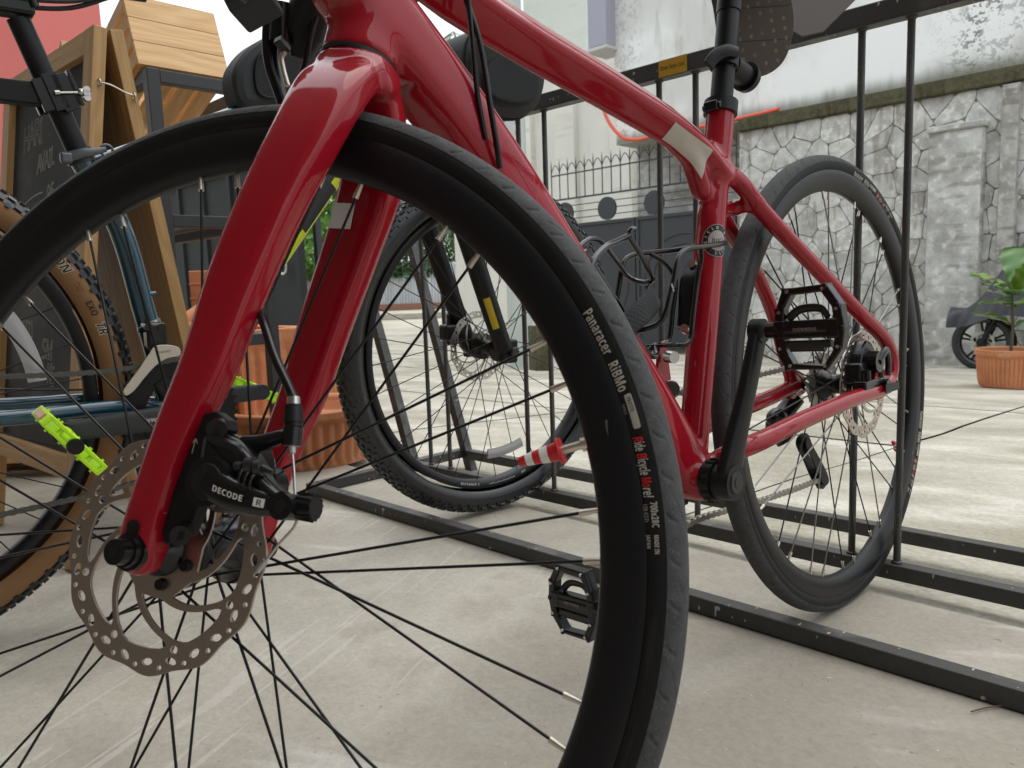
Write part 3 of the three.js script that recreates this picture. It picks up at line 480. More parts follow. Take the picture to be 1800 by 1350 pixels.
{ // palm beyond the rooftops
  const o = thing('palm_tree', 'palm tree with drooping fronds against the white sky', 'palm', V(-1.0, -0.5, -22)); obj('trunk', sweep(curve([V(0, 0, 0), V(0.15, 3.5, 0), V(-0.05, 7.2, 0)], 12), (t) => [lerp(0.16, 0.1, t)], 10), M.bark, o);
  for (let i = 0; i < 13; i++) { const a = i * 2.4, L = rr(1.4, 2.0), up = rr(0.1, 0.9), pts = curve([V(-0.05, 7.2, 0), V(Math.cos(a) * L * 0.5, 7.2 + up * 0.6, Math.sin(a) * L * 0.5), V(Math.cos(a) * L, 7.2 + up * 0.3 - 0.6, Math.sin(a) * L)], 14); const l = [tube(pts, 0.018, 5)]; const sd = V(-Math.sin(a), 0, Math.cos(a)); for (let k = 3; k < 15; k++) for (const s of [-1, 1]) { const w = 0.34 * Math.sin(PI * (k / 15)); l.push(bar(pts[k], pts[k].clone().addScaledVector(sd, s * w).add(V(0, -w * 0.55, 0)), 0.035, 0.006)); } obj('frond', mg(...l), M.leafA, o); }
}
// ---------- bike rack ----------
{
  const o = wthing('bike_rack', 'black square-tube bicycle rack with paired upright rods and chipped paint', 'bike rack', 0, 0, 0);
  const B = (A, y, S) => V(A, y, -S), up = V(0, 1, 0);
  const tb = (a, b, w) => { const g = bar(a, b, w, w, up, 0.0022); return g; };
  obj('base_rail', tb(B(-1.283, 0.0145, -0.238), B(1.5, 0.0145, -0.238), 0.026), M.rack, o);
  obj('base_rail', tb(B(-1.255, 0.0145, 0.075), B(1.5, 0.0145, 0.075), 0.026), M.rack, o);
  obj('base_rail', tb(B(-1.283, 0.0145, 0.268), B(1.5, 0.0145, 0.268), 0.026), M.rack, o);
  obj('end_bar', tb(B(-1.270, 0.0150, -0.2245), B(-1.270, 0.0150, 0.2545), 0.0256), M.rack, o);
  obj('end_bar', tb(B(1.487, 0.0150, -0.2245), B(1.487, 0.0150, 0.2545), 0.0256), M.rack, o);
  obj('top_rail', bar(B(-1.60, 0.900, 0.08), B(1.5, 0.900, 0.08), 0.030, 0.032, up, 0.003), M.rack, o);
  for (const A of [-1.18, -1.10, -0.81, -0.73, -0.43, -0.35, -0.05, 0.023, 0.33, 0.41, 0.71, 0.79, 1.09, 1.17]) {
    const r = obj('upright_rod', cyl(B(A, 0.027, 0.076), B(A, 0.886, 0.08), 0.0058, 0.0058, 12), M.rack, o);
    obj('weld', sphere(0.009, A, 0.029, -0.076, 1, 0.5, 1, 10), M.rack, r); obj('weld', sphere(0.009, A, 0.884, -0.08, 1, 0.6, 1, 10), M.rack, r);
  }
  obj('rear_leg', bar(B(-1.228, -0.045, 0.268), B(-1.545, 0.886, 0.268), 0.026, 0.026, V(0, 0, 1), 0.002), M.rack, o);
  obj('rear_leg', bar(B(-1.262, 0.029, 0.075), B(-1.575, 0.882, 0.08), 0.026, 0.026, V(0, 0, 1), 0.002), M.rack, o);
  obj('leg_tie', bar(B(-1.545, 0.9, 0.1), B(-1.545, 0.9, 0.282), 0.026, 0.026, up, 0.002), M.rack, o);
  for (const A of [-1.228, 1.45]) obj('foot_pad', box(0.04, 0.006, 0.04, A, -0.044, -0.268, 0.001), M.satin, o);
  const t = canvasTex(512, 256, (g, w, h) => { g.fillStyle = '#b98f1c'; g.fillRect(0, 0, w, h); for (let i = 0; i < 500; i++) { g.fillStyle = `rgba(${rnd() < 0.5 ? '60,45,10' : '230,200,110'},0.12)`; g.fillRect(rnd() * w, rnd() * h, rnd() * 20, rnd() * 3); } g.fillStyle = '#1c1a14'; g.font = 'bold 92px sans-serif'; g.textAlign = 'center'; g.fillText('One less car.', w / 2, h * 0.62, w * 0.9); });
  const d = obj('sticker', new THREE.PlaneGeometry(0.062, 0.0305), std({ map: t, roughness: 0.5 }), o); d.position.copy(B(-0.389, 0.900, 0.0643)); d.userData.label = 'yellow sticker reading One less car.';
}
// ---------- red bicycle ----------
const wheelKit = {};   // geometries that both wheels share
function tyreGeo() {
  const Rc = 0.325, rt = 0.0142, N = 2160, mk = (f0, f1, m, groove) => {
    const pos = [], uv = [], idx = [];
    for (let i = 0; i <= N; i++) {
      const th = (i / N) * 2 * PI, arc = (i / N) * 2.13;
      for (let k = 0; k <= m; k++) {
        const f = lerp(f0, f1, k / m); let r = rt;
        if (groove) {
          const lat = f * rt;            // lateral distance on the tread, metres
          const s = Math.abs(lat), sg = lat > 0 ? 0 : 0.0125;
          const line = (x, per, w) => { const d = Math.abs(((x % per) + per) % per - per / 2); return 1 - smooth(w * 0.35, w, d); };
          let g = 0;
          if (s > 0.0105 && s < 0.0178) g = Math.max(g, line(arc + sg + 95 * (s - 0.0105) ** 2, 2.13 / 85, 0.0012));
          if (s > 0.0012 && s < 0.0125) g = Math.max(g, 0.8 * line(arc + sg * 2 + s * 2.3, 2.13 / 43, 0.0010));
          r -= 0.0008 * g; r += 0.0003;
        }
        const c = Math.cos(f), sn = Math.sin(f), flat = groove ? 1 : 1; const R = Rc + r * c * flat;
        pos.push(Math.cos(th) * R, Math.sin(th) * R, r * sn); uv.push((i / N) * 8, k / m);
      }
    }
    for (let i = 0; i < N; i++) for (let k = 0; k < m; k++) { const a = i * (m + 1) + k, b = a + m + 1; idx.push(a, b, a + 1, b, b + 1, a + 1); }
    const g = new THREE.BufferGeometry(); g.setAttribute('position', new THREE.Float32BufferAttribute(pos, 3)); g.setAttribute('uv', new THREE.Float32BufferAttribute(uv, 2)); g.setIndex(idx); g.computeVertexNormals(); return g;
  };
  const side = (s) => { const pr = []; for (let k = 0; k <= 16; k++) { const f = lerp(1.30, 2.55, k / 16) * s; pr.push([Rc + rt * Math.cos(f), rt * Math.sin(f)]); } if (s < 0) pr.reverse(); return latheZ(pr, 256); };
  return { tread: mk(-1.34, 1.34, 44, true), side: mg(side(1), side(-1)) };
}
function rotorGeo(R = 0.080) {
  const s = new THREE.Shape(), P = (r, a) => [r * Math.cos(a), r * Math.sin(a)];
  for (let i = 0; i <= 240; i++) { const a = (i / 240) * 2 * PI, r = R - 0.0013 + 0.0014 * Math.cos(12 * a); i ? s.lineTo(...P(r, a)) : s.moveTo(...P(r, a)); }
  const hole = (pts) => { const h = new THREE.Path(); pts.forEach((p, i) => (i ? h.lineTo(...p) : h.moveTo(...p))); h.closePath(); s.holes.push(h); };
  const circ = (r, a, q, e = 1, rot = 0) => { const c = P(r, a), o = []; for (let i = 0; i < 12; i++) { const t = (i / 12) * 2 * PI, x = q * e * Math.cos(t), y = q * Math.sin(t), w = a + PI / 2 + rot; o.push([c[0] + x * Math.cos(w) - y * Math.sin(w), c[1] + x * Math.sin(w) + y * Math.cos(w)]); } hole(o.reverse()); };
  for (let i = 0; i < 8; i++) {                  // eight swept openings between the arms
    const e0 = -0.29 - i * PI / 4, o = [], n = 14, arm = (t, e) => e + 0.82 * (1 - t) ** 1.15, hw = (t, r) => lerp(0.0042, 0.0030, t) / r + 0.10 * Math.max(0, t - 0.88) * 8 * 0.5;
    for (let k = 0; k <= n; k++) { const t = k / n, r = lerp(0.0315, 0.0612, t); o.push(P(r, arm(t, e0) - hw(t, r))); }
    for (let k = 1; k < 8; k++) { const t = k / 8; o.push(P(0.0625 + 0.0003 * Math.sin(PI * t), lerp(e0 - hw(1, 0.0612), e0 - PI / 4 + hw(1, 0.0612), t))); }
    for (let k = n; k >= 0; k--) { const t = k / n, r = lerp(0.0315, 0.0612, t); o.push(P(r, arm(t, e0 - PI / 4) + hw(t, r))); }
    hole(o);
    circ(0.0645, e0, 0.0026);
  }
  for (let i = 0; i < 6; i++) circ(0.022, i * PI / 3 + 0.4, 0.0026);
  for (let i = 0; i < 24; i++) { const a = i * PI / 12 + 0.02; circ(0.0712, a, 0.0023, 1.75, i % 2 ? 0.45 : -0.2); circ(0.0744, a + 0.125, 0.0016); }
  { const o = []; for (let i = 0; i < 40; i++) o.push(P(0.0168, (i / 40) * 2 * PI)); hole(o.reverse()); }
  return new THREE.ExtrudeGeometry(s, { depth: 0.0014, bevelEnabled: true, bevelThickness: 0.0002, bevelSize: 0.0002, bevelOffset: -0.0002, bevelSegments: 1 }).translate(0, 0, -0.0008);
}
function valveCone(parent, ang) {
  // everything along +x of a frame turned by ang
  const dir = V(Math.cos(ang), Math.sin(ang), 0), at = (r) => dir.clone().multiplyScalar(r);
  obj('valve_stem', mg(cyl(at(0.289), at(0.262), 0.0029, 0.0027, 12), cyl(at(0.2885), at(0.2845), 0.0046, 0.0046, 10)), M.brass, parent);
  const pts = [[0.0030, 0.2425], [0.0062, 0.268], [0.0085, 0.2695], [0.0085, 0.2715], [0, 0.2715]]; const q = new THREE.Quaternion().setFromUnitVectors(V(0, 1, 0), dir);
  const c = latheY([[0, 0.2415], ...pts], 24).applyQuaternion(q); const cap = obj('valve_cap', c, M.redPlastic, parent); cap.userData.label = 'red and white traffic cone valve cap';
  for (const [a, b] of [[0.2475, 0.2525], [0.2575, 0.263]]) { const rr0 = (r) => lerp(0.0030, 0.0062, (r - 0.2425) / 0.0255) + 0.0002; obj('cone_stripe', latheY([[rr0(a), a], [rr0(b), b]], 24).applyQuaternion(q), M.white, parent); }
}
function redWheel(parent, front) {
  if (!wheelKit.t) {
    wheelKit.t = tyreGeo(); wheelKit.rotor = rotorGeo();
    wheelKit.rim = latheZ([[0.3155, -0.0112], [0.3165, -0.0105], [0.3165, -0.0122], [0.310, -0.0124], [0.302, -0.0118], [0.294, -0.0092], [0.289, -0.0058], [0.2872, -0.002], [0.2870, 0], [0.2872, 0.002], [0.289, 0.0058], [0.294, 0.0092], [0.302, 0.0118], [0.310, 0.0124], [0.3165, 0.0122], [0.3165, 0.0105], [0.312, 0.010], [0.312, -0.010], [0.3155, -0.0112]].reverse(), 256);
  }
  const K = wheelKit;
  obj('tyre_tread', K.t.tread, M.rubberTread, parent); obj('tyre_sidewall', K.t.side, M.rubberSide, parent); obj('rim', K.rim, M.rim, parent);
  // hub
  const zL = -0.022, zR = front ? 0.034 : 0.022, fr = 0.0225;
  obj('hub', latheZ([[0, -0.052], [0.009, -0.052], [0.0095, -0.045], [0.0165, -0.044], [0.0165, -0.034], [0.020, -0.031], [0.026, -0.026], [0.0265, -0.020], [0.022, -0.017], [0.0155, -0.008], [0.0145, 0.0], [0.016, zR - 0.014], [0.022, zR - 0.005], [0.026, zR - 0.002], [0.0265, zR + 0.003], [0.02, zR + 0.006], [0.0135, zR + 0.010], [0.0105, 0.052], [0, 0.052]].reverse(), 40), M.gloss, parent);
  const L0 = Math.hypot(0.283, 0.02), sg = new THREE.CylinderGeometry(0.00105, 0.00105, 1, 7), ng = new THREE.CylinderGeometry(0.0016, 0.0023, 0.0125, 8), zax = V(0, 1, 0);
  for (let i = 0; i < 16; i++) for (const s of [-1, 1]) {
    const pair = (front ? 17.15 : 19.5) + i * 22.5, ra = (pair + s * 3.0 * (i % 2 ? 1 : 1)) * D2R, dir = i % 2 ? 1 : -1, side = s > 0 ? 0 : 1;
    const ha = ra + dir * 62 * D2R, a = V(Math.cos(ha) * fr, Math.sin(ha) * fr, side ? zL : zR), b = V(Math.cos(ra) * 0.2885, Math.sin(ra) * 0.2885, side ? -0.002 : 0.002), d = b.clone().sub(a), len = d.length(); d.normalize();
    const m = obj('spoke', sg, !front && rnd() < 0.3 ? M.greySpoke : M.spoke, parent); m.scale.set(1, len, 1); m.position.copy(a).addScaledVector(d, len / 2); m.quaternion.setFromUnitVectors(zax, d);
    const n = obj('nipple', ng, M.brass, parent); n.position.copy(b).addScaledVector(d, -0.0062); n.quaternion.setFromUnitVectors(zax, d);
  }
  const rt = obj('brake_rotor', K.rotor, M.rotor, parent); rt.position.z = -0.038; rt.rotation.z = front ? 0 : 1.1;
  const bz = -0.0392; const bl = []; for (let i = 0; i < 6; i++) { const a = i * PI / 3 + 0.4 + (front ? 0 : 1.1); bl.push(cyl(V(0.022 * Math.cos(a), 0.022 * Math.sin(a), bz), V(0.022 * Math.cos(a), 0.022 * Math.sin(a), bz - 0.003), 0.0042, 0.0036, 12)); }
  for (const g of bl) obj('rotor_bolt', g, M.satin, parent);
  valveCone(parent, (front ? 163.35 : 210.7) * D2R);
  // sidewall print
  const tw = 2048, th = 96; const tx = canvasTex(tw, th, (g) => {
    g.clearRect(0, 0, tw, th); const mm = tw / 160; g.textBaseline = 'middle'; g.fillStyle = '#b9b6ae';
    const put = (s, x, w, size, y = 0.5, wt = 'bold', col = '#b9b6ae', it = '') => { g.fillStyle = col; g.font = `${it} ${wt} ${size}px sans-serif`; g.fillText(s, x * mm, th * y, w * mm); };
    put('Panaracer', 1, 35, 84); put('RiBMo', 38.5, 20.5, 84); g.fillStyle = '#a9a69e'; g.beginPath(); g.roundRect(61 * mm, th * 0.14, 22 * mm, th * 0.42, 14); g.fill(); put('PROTITE', 63, 17, 30, 0.36, 'bold', '#15151a'); put('SHIELD', 66, 12, 26, 0.78, 'normal');
    let x = 87; for (const [s, c, w] of [['R', '#c8201e', 3.6], ['ide ', '#b9b6ae', 6.6], ['B', '#c8201e', 3.6], ['icycle ', '#b9b6ae', 11], ['Mo', '#c8201e', 6.2], ['re!', '#b9b6ae', 6]]) { put(s, x, w, 78, 0.5, 'bold', c, 'italic'); x += w; }
    put('700x28C', 127, 15, 50, 0.28); put('(28-622)', 128, 12, 36, 0.78, 'normal'); put('MADE IN', 146, 11, 34, 0.28); put('JAPAN', 146, 10, 34, 0.74);
  });
  const strip = (a0, a1, s) => heightGrid(120, 5, (u, v) => { const a = lerp(a0, a1, u), f = lerp(2.28, 1.50, v), R = 0.325 + 0.01445 * Math.cos(f); return [R * Math.cos(a), R * Math.sin(a), s * 0.01445 * Math.sin(f), u, v]; });
  const pm = std({ map: tx, transparent: true, roughness: 0.6 });
  const a0 = front ? 148.9 * D2R : 195 * D2R; obj('tyre_print', strip(a0, a0 + 28.4 * D2R, -1), pm, parent); if (!front) { const g2 = strip(100 * D2R, 128.4 * D2R, -1); obj('tyre_print', g2, pm, parent); }
  // dull rim emblem by the valve
  const em = canvasTex(256, 256, (g, w, h) => { g.clearRect(0, 0, w, h); g.strokeStyle = 'rgba(120,118,120,0.55)'; g.lineWidth = 26; g.beginPath(); g.moveTo(40, 60); g.lineTo(200, 130); g.lineTo(70, 210); g.stroke(); });
  const ar = (front ? 163.35 : 210.7) * D2R; obj('rim_emblem', heightGrid(10, 4, (u, v) => { const a = ar + (u - 0.5) * 0.085, r = lerp(0.2945, 0.3085, v), z = -(lerp(0.0094, 0.01245, smooth(0, 1, v)) + 0.0004); return [r * Math.cos(a), r * Math.sin(a), z, u, v]; }), std({ map: em, transparent: true, roughness: 0.5 }), parent);
}

const red = new THREE.Group(); red.name = 'red_bicycle'; scene.add(red);
tag(red, 'glossy red hybrid bicycle with black disc-brake wheels, backed into the rack', 'bicycle');
const rn = V(0.68813, 0.05466, 0.72353).normalize(), rX = V(-rn.z, 0, rn.x).normalize(), rZ = rn.clone().negate(), rY = rZ.clone().cross(rX);
const rHub = V(0.4931, 0.3372, -1.1581), HB = 0.339;
red.quaternion.setFromRotationMatrix(new THREE.Matrix4().makeBasis(rX, rY, rZ)); red.position.copy(rHub).addScaledVector(rY, -HB); red.updateMatrixWorld(true);
const bl = (x, y, l = 0) => V(x, y + HB, -l);
const LAT_ = V(0, 0, 1);
const fn = V(-0.28839, 0.30395, 0.90799).normalize(), fHub = V(-0.2251, 0.3242, -0.5324);
const sAx = rn.clone().cross(fn).normalize(); if (sAx.y < 0) sAx.negate();
const e1 = fn.clone().cross(sAx).normalize();
const inv = red.matrixWorld.clone().invert();
const forkM = inv.clone().multiply(new THREE.Matrix4().makeBasis(e1, sAx, fn.clone().negate()).setPosition(fHub));
const wF = V(-fn.z, 0, fn.x).normalize(), wU = fn.clone().negate().cross(wF).normalize();
const fwM = inv.clone().multiply(new THREE.Matrix4().makeBasis(wF, wU, fn.clone().negate()).setPosition(fHub));
const inFork = (o) => { forkM.decompose(o.position, o.quaternion, o.scale); return o; };
const wl = (x, y, z) => V(x, y, z).applyMatrix4(inv);
{ // frame
  const hd = (s) => bl(0.8315 - 0.3164 * s, 0.2774 + 0.9486 * s), sd = V(-0.3164, 0.9486, 0), s0 = hd(0.0632);
  const ch = (pts, ra, rb, seg, p = 2, side = LAT_) => chain(curve(pts, seg), ra, rb, side, p), down = (x, y, z) => { const dx = x - s0.x, dy = y - s0.y; return Math.abs(dx * sd.y - dy * sd.x) < 0.042 ? -(dx * sd.x + dy * sd.y) : -1; };
  const chains = [
    chain([0.055, 0.09, 0.13, 0.215].map(hd), [0.0284, 0.0270, 0.0258, 0.0245], [0.0284, 0.0270, 0.0258, 0.0245], LAT_, 2),
    ch([bl(0.402, -0.064), bl(0.35, 0.147), bl(0.2945, 0.370)], [0.0178, 0.0168], [0.0182, 0.0168], 6),
    ch([bl(0.800, 0.437), bl(0.66, 0.396), bl(0.50, 0.3585), bl(0.40, 0.333), bl(0.345, 0.311), bl(0.312, 0.290)], [0.0200, 0.0172], [0.0208, 0.0180], 16, 4, V(0, 0.707, -0.707)),
    ch([bl(0.395, 0.322), bl(0.365, 0.302), bl(0.348, 0.270)], [0.013, 0.012], [0.011, 0.012], 8),
    ch([bl(0.812, 0.395), bl(0.705, 0.293), bl(0.59, 0.160), bl(0.478, 0.028), bl(0.425, -0.042)], [0.0275, 0.0275], [0.0290, 0.0290], 14, 3),
    chain([bl(0.418, -0.06, 0.0225), bl(0.418, -0.06, -0.0225)], 0.0245, 0.0245, V(1, 0, 0), 2),
    ...[1, -1].map((s) => ch([bl(0.40, -0.05, 0.020 * s), bl(0.372, -0.036, 0.040 * s), bl(0.33, -0.030, 0.050 * s), bl(0.247, -0.0205, 0.055 * s), bl(0.088, -0.0095, 0.060 * s), s > 0 ? bl(-0.012, -0.0075, 0.062) : bl(0.03, -0.004, -0.062), s > 0 ? bl(-0.028, -0.004, 0.062) : bl(0.0, -0.002, -0.062)], [0.0105, 0.0098], [0.0125, 0.0108], 24)),
    ch([bl(0.306, 0.298, 0.004), bl(0.285, 0.276, 0.018), bl(0.262, 0.250, 0.026), bl(0.153, 0.175, 0.042), bl(0.04, 0.105, 0.054), bl(-0.022, 0.068, 0.0595), bl(-0.044, 0.046, 0.061), bl(-0.0495, 0.026, 0.062), bl(-0.043, 0.008, 0.062), bl(-0.028, -0.004, 0.062)], [0.0105, 0.0092], [0.0115, 0.0095], 40),
    ch([bl(0.306, 0.298, -0.004), bl(0.285, 0.276, -0.018), bl(0.262, 0.250, -0.026), bl(0.145, 0.171, -0.045), bl(0.081, 0.108, -0.055), bl(0.045, 0.046, -0.060), bl(0.018, -0.002, -0.062)], [0.0105, 0.0092], [0.0115, 0.0095], 30),
    ch([bl(0.338, 0.240), bl(0.30, 0.250), bl(0.268, 0.253)], 0.0080, [0.011, 0.0085], 8), ch([bl(0.268, 0.253, 0.026), bl(0.272, 0.2525), bl(0.268, 0.253, -0.026)], 0.0080, 0.0080, 8)];
  const fg = sdfGeo(chains, 0.0075, 0.0028, down), skin = (c, d) => { let r = 0.03; for (let i = 0; i < 12; i++) r -= fg.userData.sd(c.x + d.x * r, c.y + d.y * r, c.z + d.z * r) - 0.0006; return [c.x + d.x * r, c.y + d.y * r, c.z + d.z * r]; };
  const parts = [fg,
    plate([[0.02, 0.02], [-0.03, 0.012], [-0.038, -0.008], [0.0, -0.02], [0.03, -0.016]].map(([x, y]) => [x, y + HB]), 0.007, -0.0625, 0.0015, [], 40), plate([[0.03, 0.022], [-0.012, 0.014], [-0.022, -0.012], [0.0, -0.02], [0.035, -0.018]].map(([x, y]) => [x, y + HB]), 0.007, 0.0625, 0.0015, [], 40),
    plate([[0.42, 0.098], [0.432, 0.095], [0.441, 0.062], [0.43, 0.05], [0.415, 0.052]].map(([x, y]) => [x, y + HB]), 0.004, 0.012, 0.0008)];
  obj('frame', mg(...parts), M.paint, red);
  // headset seam and lower cup
  obj('headset_ring', sweep([0.0595, 0.0630].map((s) => hd(s)), [0.0291, 0.0291], 36, LAT_), M.satin, red);
  // plate sticker on top tube
  const pl = obj('top_tube_plate', heightGrid(10, 8, (u, v) => { const x = lerp(0.424, 0.352, u), y = lerp(0.3375, 0.3145, u), th = lerp(-1.30, -0.16, v), p = skin(bl(x, y), V(-0.25 * Math.sin(th), 0.968 * Math.sin(th), -Math.cos(th))); return [...p, u, v]; }), M.plate, red); pl.userData.label = 'worn blank silver plate on the top tube';
  // round sticker on the seat tube
  const st = canvasTex(512, 512, (g, w, h) => { g.clearRect(0, 0, w, h); g.fillStyle = '#8d8783'; g.beginPath(); g.arc(256, 256, 252, 0, 7); g.fill(); g.fillStyle = '#101014'; g.beginPath(); g.arc(256, 256, 240, 0, 7); g.fill(); g.fillStyle = '#a39b94'; g.beginPath(); g.arc(256, 256, 158, 0, 7); g.fill(); g.fillStyle = '#cfcac4'; g.font = 'bold 58px sans-serif'; g.textAlign = 'center'; const s = '·CICLO·BD·MLLL·', n = s.length; for (let i = 0; i < n; i++) { g.save(); g.translate(256, 256); g.rotate(-2.2 + (i / n) * 2 * PI); g.fillText(s[i], 0, -178); g.restore(); } g.fillStyle = '#16151a'; g.font = 'italic bold 100px sans-serif'; g.save(); g.translate(256, 270); g.rotate(-0.2); g.fillText('buci', 0, 10); g.restore(); g.strokeStyle = '#16151a'; g.lineWidth = 10; g.beginPath(); g.arc(240, 150, 175, 0.6, 2.1); g.stroke(); });
  const ax = V(-0.243, 0.97, 0).normalize(), fw = V(0.97, 0.243, 0);
  const wrap = (cx, cy, w, h, R, th0, mat, name) => obj(name, heightGrid(14, 4, (u, v) => { const th = th0 + ((u - 0.5) * w) / R, c = bl(cx, cy).addScaledVector(ax, (v - 0.5) * h), p = skin(c, V(0, 0, -Math.cos(th)).addScaledVector(fw, -Math.sin(th))); return [...p, u, v]; }), mat, red);
  wrap(0.336, 0.207, 0.040, 0.040, 0.0182, -0.42, std({ map: st, transparent: true, roughness: 0.4 }), 'round_sticker').userData.label = 'round black and grey sticker lettered buci';
  // scuff grime below the crown is left to the fork; downtube lettering, tone on tone
  const dt = canvasTex(1024, 128, (g, w, h) => { g.clearRect(0, 0, w, h); g.font = 'bold 96px sans-serif'; g.strokeStyle = 'rgba(190,90,95,0.55)'; g.lineWidth = 4; g.strokeText('MERIDA', 60, 98, 880); });
  obj('down_tube_lettering', heightGrid(20, 6, (u, v) => { const t = lerp(0, 1, u), x = lerp(0.70, 0.60, t), y = lerp(0.2875, 0.1715, t), th = lerp(-0.10, 0.62, v), p = skin(bl(x, y), V(-0.757 * Math.sin(th), 0.653 * Math.sin(th), -Math.cos(th))); return [...p, u, v]; }), std({ map: dt, transparent: true, roughness: 0.35 }), red);
}
{ // fork
  const K = [[0, -0.006, .0575, .0125, .0095], [0, .006, .0575, .0142, .0115], [-.001, .025, .0575, .0138, .0115], [-.004, .05, .0575, .0136, .0118], [-.010, .085, .057, .0150, .0122], [-.0195, .124, .0565, .0174, .0128], [-.0280, .183, .0555, .0206, .0132], [-.0405, .2455, .0525, .0222, .0140], [-.0510, .295, .0458, .0244, .0145], [-.0525, .325, .0355, .0266, .0145], [-.0510, .345, .0235, .0280, .0138], [-.0500, .3560, .0120, .0282, .0125]];
  const cv = new THREE.CatmullRomCurve3(K.map((k) => V(k[0], k[1], -k[2])), false, 'centripetal'), n = 70, pts = cv.getPoints(n), rad = new THREE.CatmullRomCurve3(K.map((k) => V(k[3], k[4], 0)), false, 'centripetal').getPoints(n);
  const fx = V(1, 0, 0), top = (x, y, z) => y - 0.3712, legs = [1, -1].map((s) => chain(pts.map((q) => V(q.x, q.y, q.z * s)), (t, i) => rad[i].x, (t, i) => rad[i].y, fx, 4));
  const cup = chain([V(-0.0484, 0.3735, 0), V(-0.0479, 0.42, 0)], 0.0284, 0.0284, fx, 2);
  const f = obj('fork', sdfGeo([...legs, cup], 0.013, 0.0019, top), M.paint, red); inFork(f);
  const P = (n, g, m, par = red) => { const o = obj(n, g, m, par); return par === red ? inFork(o) : o; };
  // thru axle
  const ax = P('thru_axle', mg(cyl(V(0, 0, -0.064), V(0, 0, -0.069), 0.0125, 0.0122, 28), cyl(V(0, 0, -0.069), V(0, 0, -0.0735), 0.0105, 0.010, 28), cyl(V(0, 0, -0.0735), V(0, 0, -0.081), 0.0086, 0.0080, 24), cyl(V(0.0, 0.0155, -0.062), V(0, 0.0155, -0.071), 0.0048, 0.0044, 16), box(0.008, 0.014, 0.004, 0, 0.01, -0.0685, 0.001)), M.gloss);
  obj('axle_socket', cyl(V(0, 0, -0.0815), V(0, 0, -0.0806), 0.0036, 0.0036, 6), M.rubberSide, ax); P('axle_cap', cyl(V(0, 0, 0.064), V(0, 0, 0.078), 0.0105, 0.0100, 24), M.gloss);
  P('dropout_ring', cyl(V(0, 0, 0.0485), V(0, 0, 0.0445), 0.0125, 0.0125, 24), M.redPlastic);
  // blank sticker on the far leg's inner face
  const qs = P('sticker', box(0.019, 0.021, 0.0006, -0.0370, 0.266, 0.0346, 0), M.white); qs.rotateZ(0.0); qs.userData.label = 'small blank silver sticker';
  // grime where the tyre throws dirt on the crown
  // ---- brake ----
  const br = part('front_brake', red); inFork(br);
  obj('adapter', mg(plate([[-0.027, 0.093], [-0.036, 0.0955], [-0.046, 0.091], [-0.0485, 0.085], [-0.043, 0.077], [-0.040, 0.051], [-0.037, 0.029], [-0.034, 0.016], [-0.019, 0.007], [-0.014, 0.015], [-0.0165, 0.043], [-0.0215, 0.069]], 0.011, -0.0555, 0.0015)), M.satin, br);
  const at = canvasTex(256, 512, (g, w, h) => { g.clearRect(0, 0, w, h); g.strokeStyle = '#a8a49c'; g.lineWidth = 7; g.beginPath(); g.moveTo(120, 150); g.lineTo(140, 60); g.moveTo(118, 84); g.lineTo(140, 58); g.lineTo(156, 88); g.stroke(); g.fillStyle = '#a8a49c'; g.font = '46px sans-serif'; g.save(); g.translate(120, 330); g.rotate(PI / 2 - 0.1); g.fillText('F:160', 0, 0); g.restore(); });
  const ap = obj('adapter_print', new THREE.PlaneGeometry(0.026, 0.052), std({ map: at, transparent: true, roughness: 0.5 }), br); ap.position.set(-0.0275, 0.056, -0.0613); ap.rotation.set(0, PI, -0.16, 'ZYX');
  obj('caliper_body', mg(plate([[-0.044, 0.080], [-0.058, 0.079], [-0.069, 0.077], [-0.078, 0.070], [-0.088, 0.059], [-0.100, 0.053], [-0.108, 0.050], [-0.110, 0.042], [-0.096, 0.0375], [-0.075, 0.0355], [-0.057, 0.035], [-0.046, 0.042], [-0.0445, 0.057], [-0.043, 0.068]], 0.024, -0.066, 0.005, [], 70),
    plate([[-0.046, 0.082], [-0.060, 0.080], [-0.070, 0.060], [-0.066, 0.040], [-0.050, 0.036], [-0.041, 0.055]], 0.030, -0.045, 0.003, [], 40), cyl(V(-0.058, 0.052, -0.070), V(-0.058, 0.052, -0.0835), 0.0165, 0.0150, 32), cyl(V(-0.058, 0.052, -0.020), V(-0.058, 0.052, -0.034), 0.0155, 0.0155, 28),
    sweep(curve([V(-0.046, 0.078, -0.062), V(-0.062, 0.0755, -0.068), V(-0.078, 0.068, -0.073), V(-0.090, 0.058, -0.076), V(-0.104, 0.050, -0.0765)], 20), [0.0045, 0.0055], 12)), M.gloss, br);
  obj('brake_arm', mg(sweep(curve([V(-0.056, 0.052, -0.079), V(-0.074, 0.0475, -0.0805), V(-0.094, 0.0455, -0.079), V(-0.112, 0.0455, -0.074)], 24), (t) => [lerp(0.0115, 0.0062, t), 0.0055, 0.8], 16, V(0, 1, 0)), cyl(V(-0.112, 0.0455, -0.066), V(-0.112, 0.0455, -0.084), 0.0078, 0.0078, 24)), M.gloss, br);
  obj('caliper_plug', cyl(V(-0.058, 0.052, -0.0834), V(-0.058, 0.052, -0.0842), 0.011, 0.0105, 28), M.rubberSide, br); obj('bolt_socket', cyl(V(-0.112, 0.0455, -0.084), V(-0.112, 0.0455, -0.0846), 0.0042, 0.0042, 6), M.rubberSide, br);
